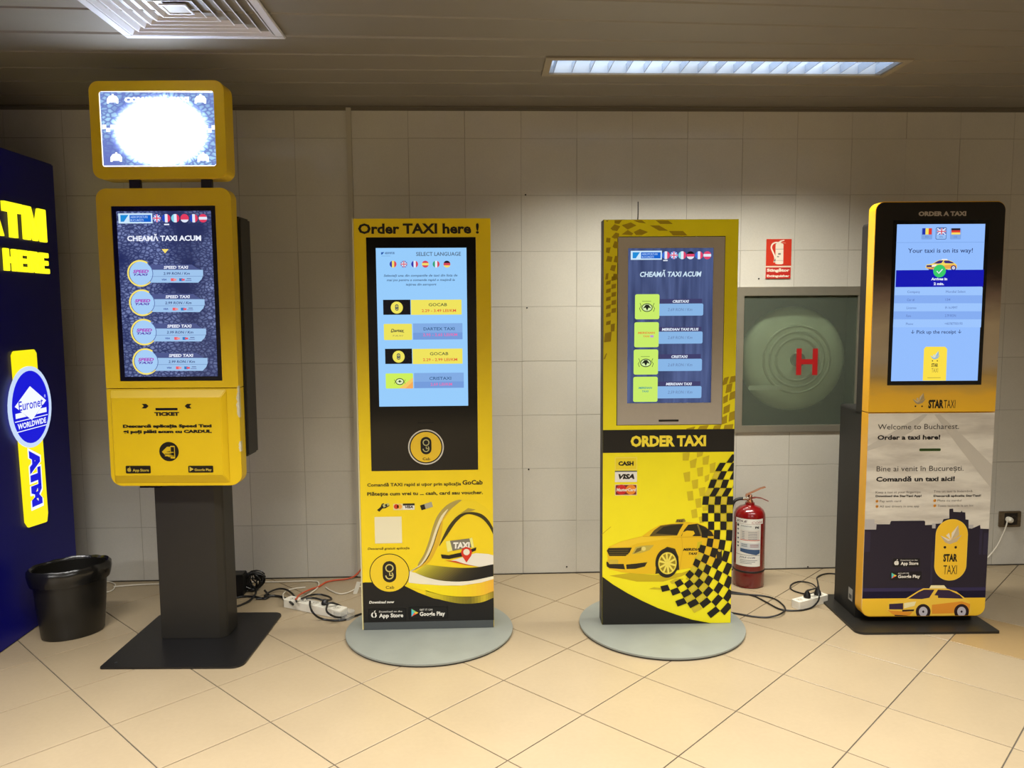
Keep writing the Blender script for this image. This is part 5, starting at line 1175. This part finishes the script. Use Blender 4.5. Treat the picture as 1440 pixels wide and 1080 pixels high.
# ------------------------------------------------------------------ cables and power strips
CB = M((16, 15, 15), .4); WC = M((214, 206, 188), .45); OC = M((196, 78, 40), .45)
def cable(name, px, r, m, label, cat='cable', lift=None):
    P = []
    for i, q in enumerate(px):
        z = (q[2] if len(q) > 2 else 0)+r+.0008
        w_ = on_z(q[0], q[1], z); w_.y = min(w_.y, WALL-.008); P.append(w_)
    o_ = P[0].copy(); o_.z = 0; bm = bmesh.new(); tube(bm, [p-o_ for p in P], r)
    c = obj(name, bm, m, None, smooth=True); c.location = o_; return tag(c, label, cat)
def strip(ends, wd, ht, n, label, name='power_strip', dz=0.0):
    a_, b_ = on_z(*ends[0]), on_z(*ends[1]); d = b_-a_; L = d.length; t = thing(name, label, 'power strip', ((a_.x+b_.x)/2, (a_.y+b_.y)/2, .0006+dz), math.atan2(d.y, d.x))
    bm = bmesh.new(); plate(bm, rr(-L/2, -wd/2, L/2, wd/2, .008, 4), 0, ht); obj('strip_body', bm, M((222, 216, 200), .4), t, bevel=.003)
    for k in range(n):
        x = -L/2+L*(k+.65)/(n+.3); bm = bmesh.new(); plate(bm, circ(x, 0, wd*.33, 20), ht+.0002, ht+.0012); s_ = obj('outlet', bm, M((196, 190, 174), .5), t)
        bm = bmesh.new()
        for s2 in (-1, 1): plate(bm, circ(x+s2*.0075, 0, .0026, 8), ht+.0014, ht+.0018)
        obj('pin_hole', bm, M((30, 28, 26), .8), s_)
    return t, L, d.normalized()
st1, L1_, d1 = strip(((404, 851), (484, 868)), .060, .040, 5, 'white multi-way power strip on the floor under loops of black cable')
bm = bmesh.new(); plate(bm, rr(L1_/2-.05, -.033, L1_/2+.05, .033, .02), .0, .034)
mt_, nt, b = new_mat('clear_film'); b.inputs['Base Color'].default_value = rgb((200, 198, 188)); b.inputs['Roughness'].default_value = .15
trn = nt.nodes.new('ShaderNodeBsdfTransparent'); mxs = nt.nodes.new('ShaderNodeMixShader'); mxs.inputs[0].default_value = .62
nt.links.new(b.outputs[0], mxs.inputs[1]); nt.links.new(trn.outputs[0], mxs.inputs[2]); nt.links.new(mxs.outputs[0], nt.nodes['Material Output'].inputs['Surface'])
obj('plastic_wrap', bm, mt_, st1, bevel=.008)
st2, L2_, d2 = strip(((1118, 856), (1159, 845)), .052, .040, 4, 'short white power strip on the floor beside the black rear cabinet')
def plug_on(t, x, label):
    w_ = t.matrix_world if 0 else None
    rz = t.rotation_euler.z; p = Vector((t.location.x+x*math.cos(rz), t.location.y+x*math.sin(rz), .0423))
    k = thing('plug', label, 'plug', p); bm = bmesh.new(); r = lathe(bm, [(.017, 0), (.0185, .008), (.014, .020), (.007, .034)], 18); cap(bm, r[0]); cap(bm, r[-1]); obj('plug_body', bm, CB, k, smooth=True); return p
pA = plug_on(st2, -L2_/2+L2_*.40, 'black plug in the middle of the short white power strip')
pB = plug_on(st2, L2_/2-L2_*.24, 'black plug at the far end of the short white power strip')
def px_of(p):
    d = Vector(p)-Vector((0, 0, H)); z = d.dot(_F); return (720+FPX*d.dot(_R)/z, 540-FPX*d.dot(_U)/z)
def tail(p): q = px_of((p.x, p.y, p.z+.036)); return (q[0], q[1], p.z+.034)
cable('power_cable', [(1022, 831), (1040, 834), (1060, 838), (1078, 847), (1098, 857), (1122, 858.5), (1140, 855), (1150, 846, .02), (1152, 838, .06), (tail(pB)[0]+1, tail(pB)[1]-2, tail(pB)[2]+.012), tail(pB)], .0042, CB, 'black cable looping from behind the checked kiosk to the short power strip')
cable('power_cable', [(1024, 834), (1050, 836), (1074, 838), (1092, 843.5), (1104, 855), (1098, 863, .01), (1080, 868), (1060, 867), (1040, 863.5), (1018, 860)], .0042, CB, 'black cable curling in a wide bend beside the round foot of the checked kiosk')
cable('power_cable', [tail(pA), (1141, 829, tail(pA)[2]+.012), (1150, 827, .05), (1149, 831, .03), (1140, 835, .012), (1126, 834), (1113, 829), (1112, 823), (1120, 818.5), (1130, 818), (1142, 821, .012), (1150, 827, .012), (1150, 818), (1149, 812), (1158, 807.5), (1170, 806.5), (1186, 809)], .0038, CB, 'black cable coiled in a loop behind the short white power strip')
# left tangle
a0 = on_z(327, 846, 0)
t = thing('power_adapter', 'black power adapter block standing behind the dark post', 'adapter', (a0.x, a0.y+.10, .0005))
obj('adapter_body', B(-.075, .035, -.03, .05, 0, .115), M((20, 19, 18), .4), t, bevel=.004)
cable('power_cable', [(330, 812, .06), (345, 815, .05), (352, 822, .03), (360, 830, .02), (356, 840, .01), (345, 848), (330, 853), (322, 850), (326, 843), (340, 839), (357, 839), (372, 842), (378, 838), (372, 830, .02)], .0055, CB, 'black cable in loose rings beside the dark post')
cc = on_z(357, 836, .0)
bm = bmesh.new(); rnd = random.Random(3); pts = []
for i in range(150):
    th = i*.62; r_ = .014+.040*abs(math.sin(i*.37))+rnd.uniform(-.004, .004); pts.append((r_*math.cos(th)*1.0+.012*math.sin(i*.09), .018*math.sin(i*.35)+rnd.uniform(-.006, .006), .056+.046*math.sin(th)))
tube(bm, pts, .0042, 6, 2); o = obj('cable_bundle', bm, CB, None, smooth=True); o.location = (cc.x, cc.y+.06, 0.0); o.rotation_euler = (0, -.35, .3); o.location.z = -min((o.matrix_basis.to_3x3() @ v.co).z for v in o.data.vertices)+.0005
tag(o, 'tight coil of black cable lying near the dark post', 'cable coil')
cable('power_cable', [(372, 838, .02), (380, 832, .015), (392, 828, .01), (402, 829, .01), (410, 834, .01), (415, 840, .02), (417, 846, .05)], .005, CB, 'black cable arching from the coil to the long power strip')
cable('power_cable', [(360, 842), (372, 841), (378, 838, .004), (388, 838), (398, 840), (406, 845, .02), (412, 850, .045)], .006, CB, 'thick black cable running low from the coil into the long power strip')
cable('power_cable', [(424, 842, .05), (436, 837, .02), (450, 836, .01), (462, 839, .01), (466, 843, .02), (456, 844, .05), (440, 841, .05), (430, 842, .05)], .005, CB, 'black cable loop lying behind the long power strip')
cable('power_cable', [(436, 846, .05), (436, 852, .05), (439, 860, .052), (446, 867, .02), (456, 871), (470, 872.5), (485, 871.5), (497, 867), (508, 863)], .005, CB, 'black cable draped over the long power strip towards the blue-screen kiosk')
cable('power_cable', [(461, 848, .055), (459, 858, .056), (464, 864, .055), (474, 868, .02), (484, 867), (488, 861), (480, 853, .02), (468, 848, .055), (458, 849, .056)], .005, CB, 'black cable wound round the right end of the long power strip')
t = thing('plug', 'black plug on top of the long white power strip', 'plug', on_z(457, 850, .0415)); bm = bmesh.new(); r = lathe(bm, [(.017, 0), (.0185, .008), (.014, .018), (.007, .026)], 18); cap(bm, r[0]); cap(bm, r[-1]); obj('plug_body', bm, CB, t, smooth=True)
cable('flex', [(150, 826), (140, 822), (152, 818), (162, 822), (158, 830), (144, 834), (138, 834)], .0036, WC, 'white flex curling out from behind the waste bin')
cable('flex', [(160, 825), (200, 822), (240, 821), (300, 820), (345, 819), (400, 818), (440, 817), (448, 820), (446, 827), (434, 836, .01), (418, 845, .045)], .0040, WC, 'long white flex lying along the foot of the tiled wall')
cable('flex', [(399, 842, .04), (398, 836, .02), (403, 831), (415, 827.5), (430, 826)], .0036, WC, 'short white flex bowing out of the left end of the long power strip')
cable('flex', [(458, 826), (466, 831), (478, 835), (490, 833), (504, 826), (514, 822)], .0036, WC, 'white flex sagging towards the edge of the blue-screen kiosk')
cable('extension_cord', [(416, 843, .045), (422, 836, .03), (436, 829, .01), (448, 825), (458, 819), (470, 816), (485, 814.5), (497, 811, .01), (505, 804, .03), (510, 797, .06)], .0046, OC, 'orange cord rising from the power strip to the back of the blue-screen kiosk')
p = on_z(501, 830, .02); q = on_z(508, 815, .06)
t = thing('paper_tag', 'small white tag hanging beside the edge of the blue-screen kiosk', 'tag', (p.x, p.y, .0006), .2)
bm = bmesh.new(); slab(bm, [[(-.018, .0), (.004, .0), (.026, .062), (.004, .066)]], 0, .001); obj('tag_card', bm, M((225, 222, 210), .5), t)
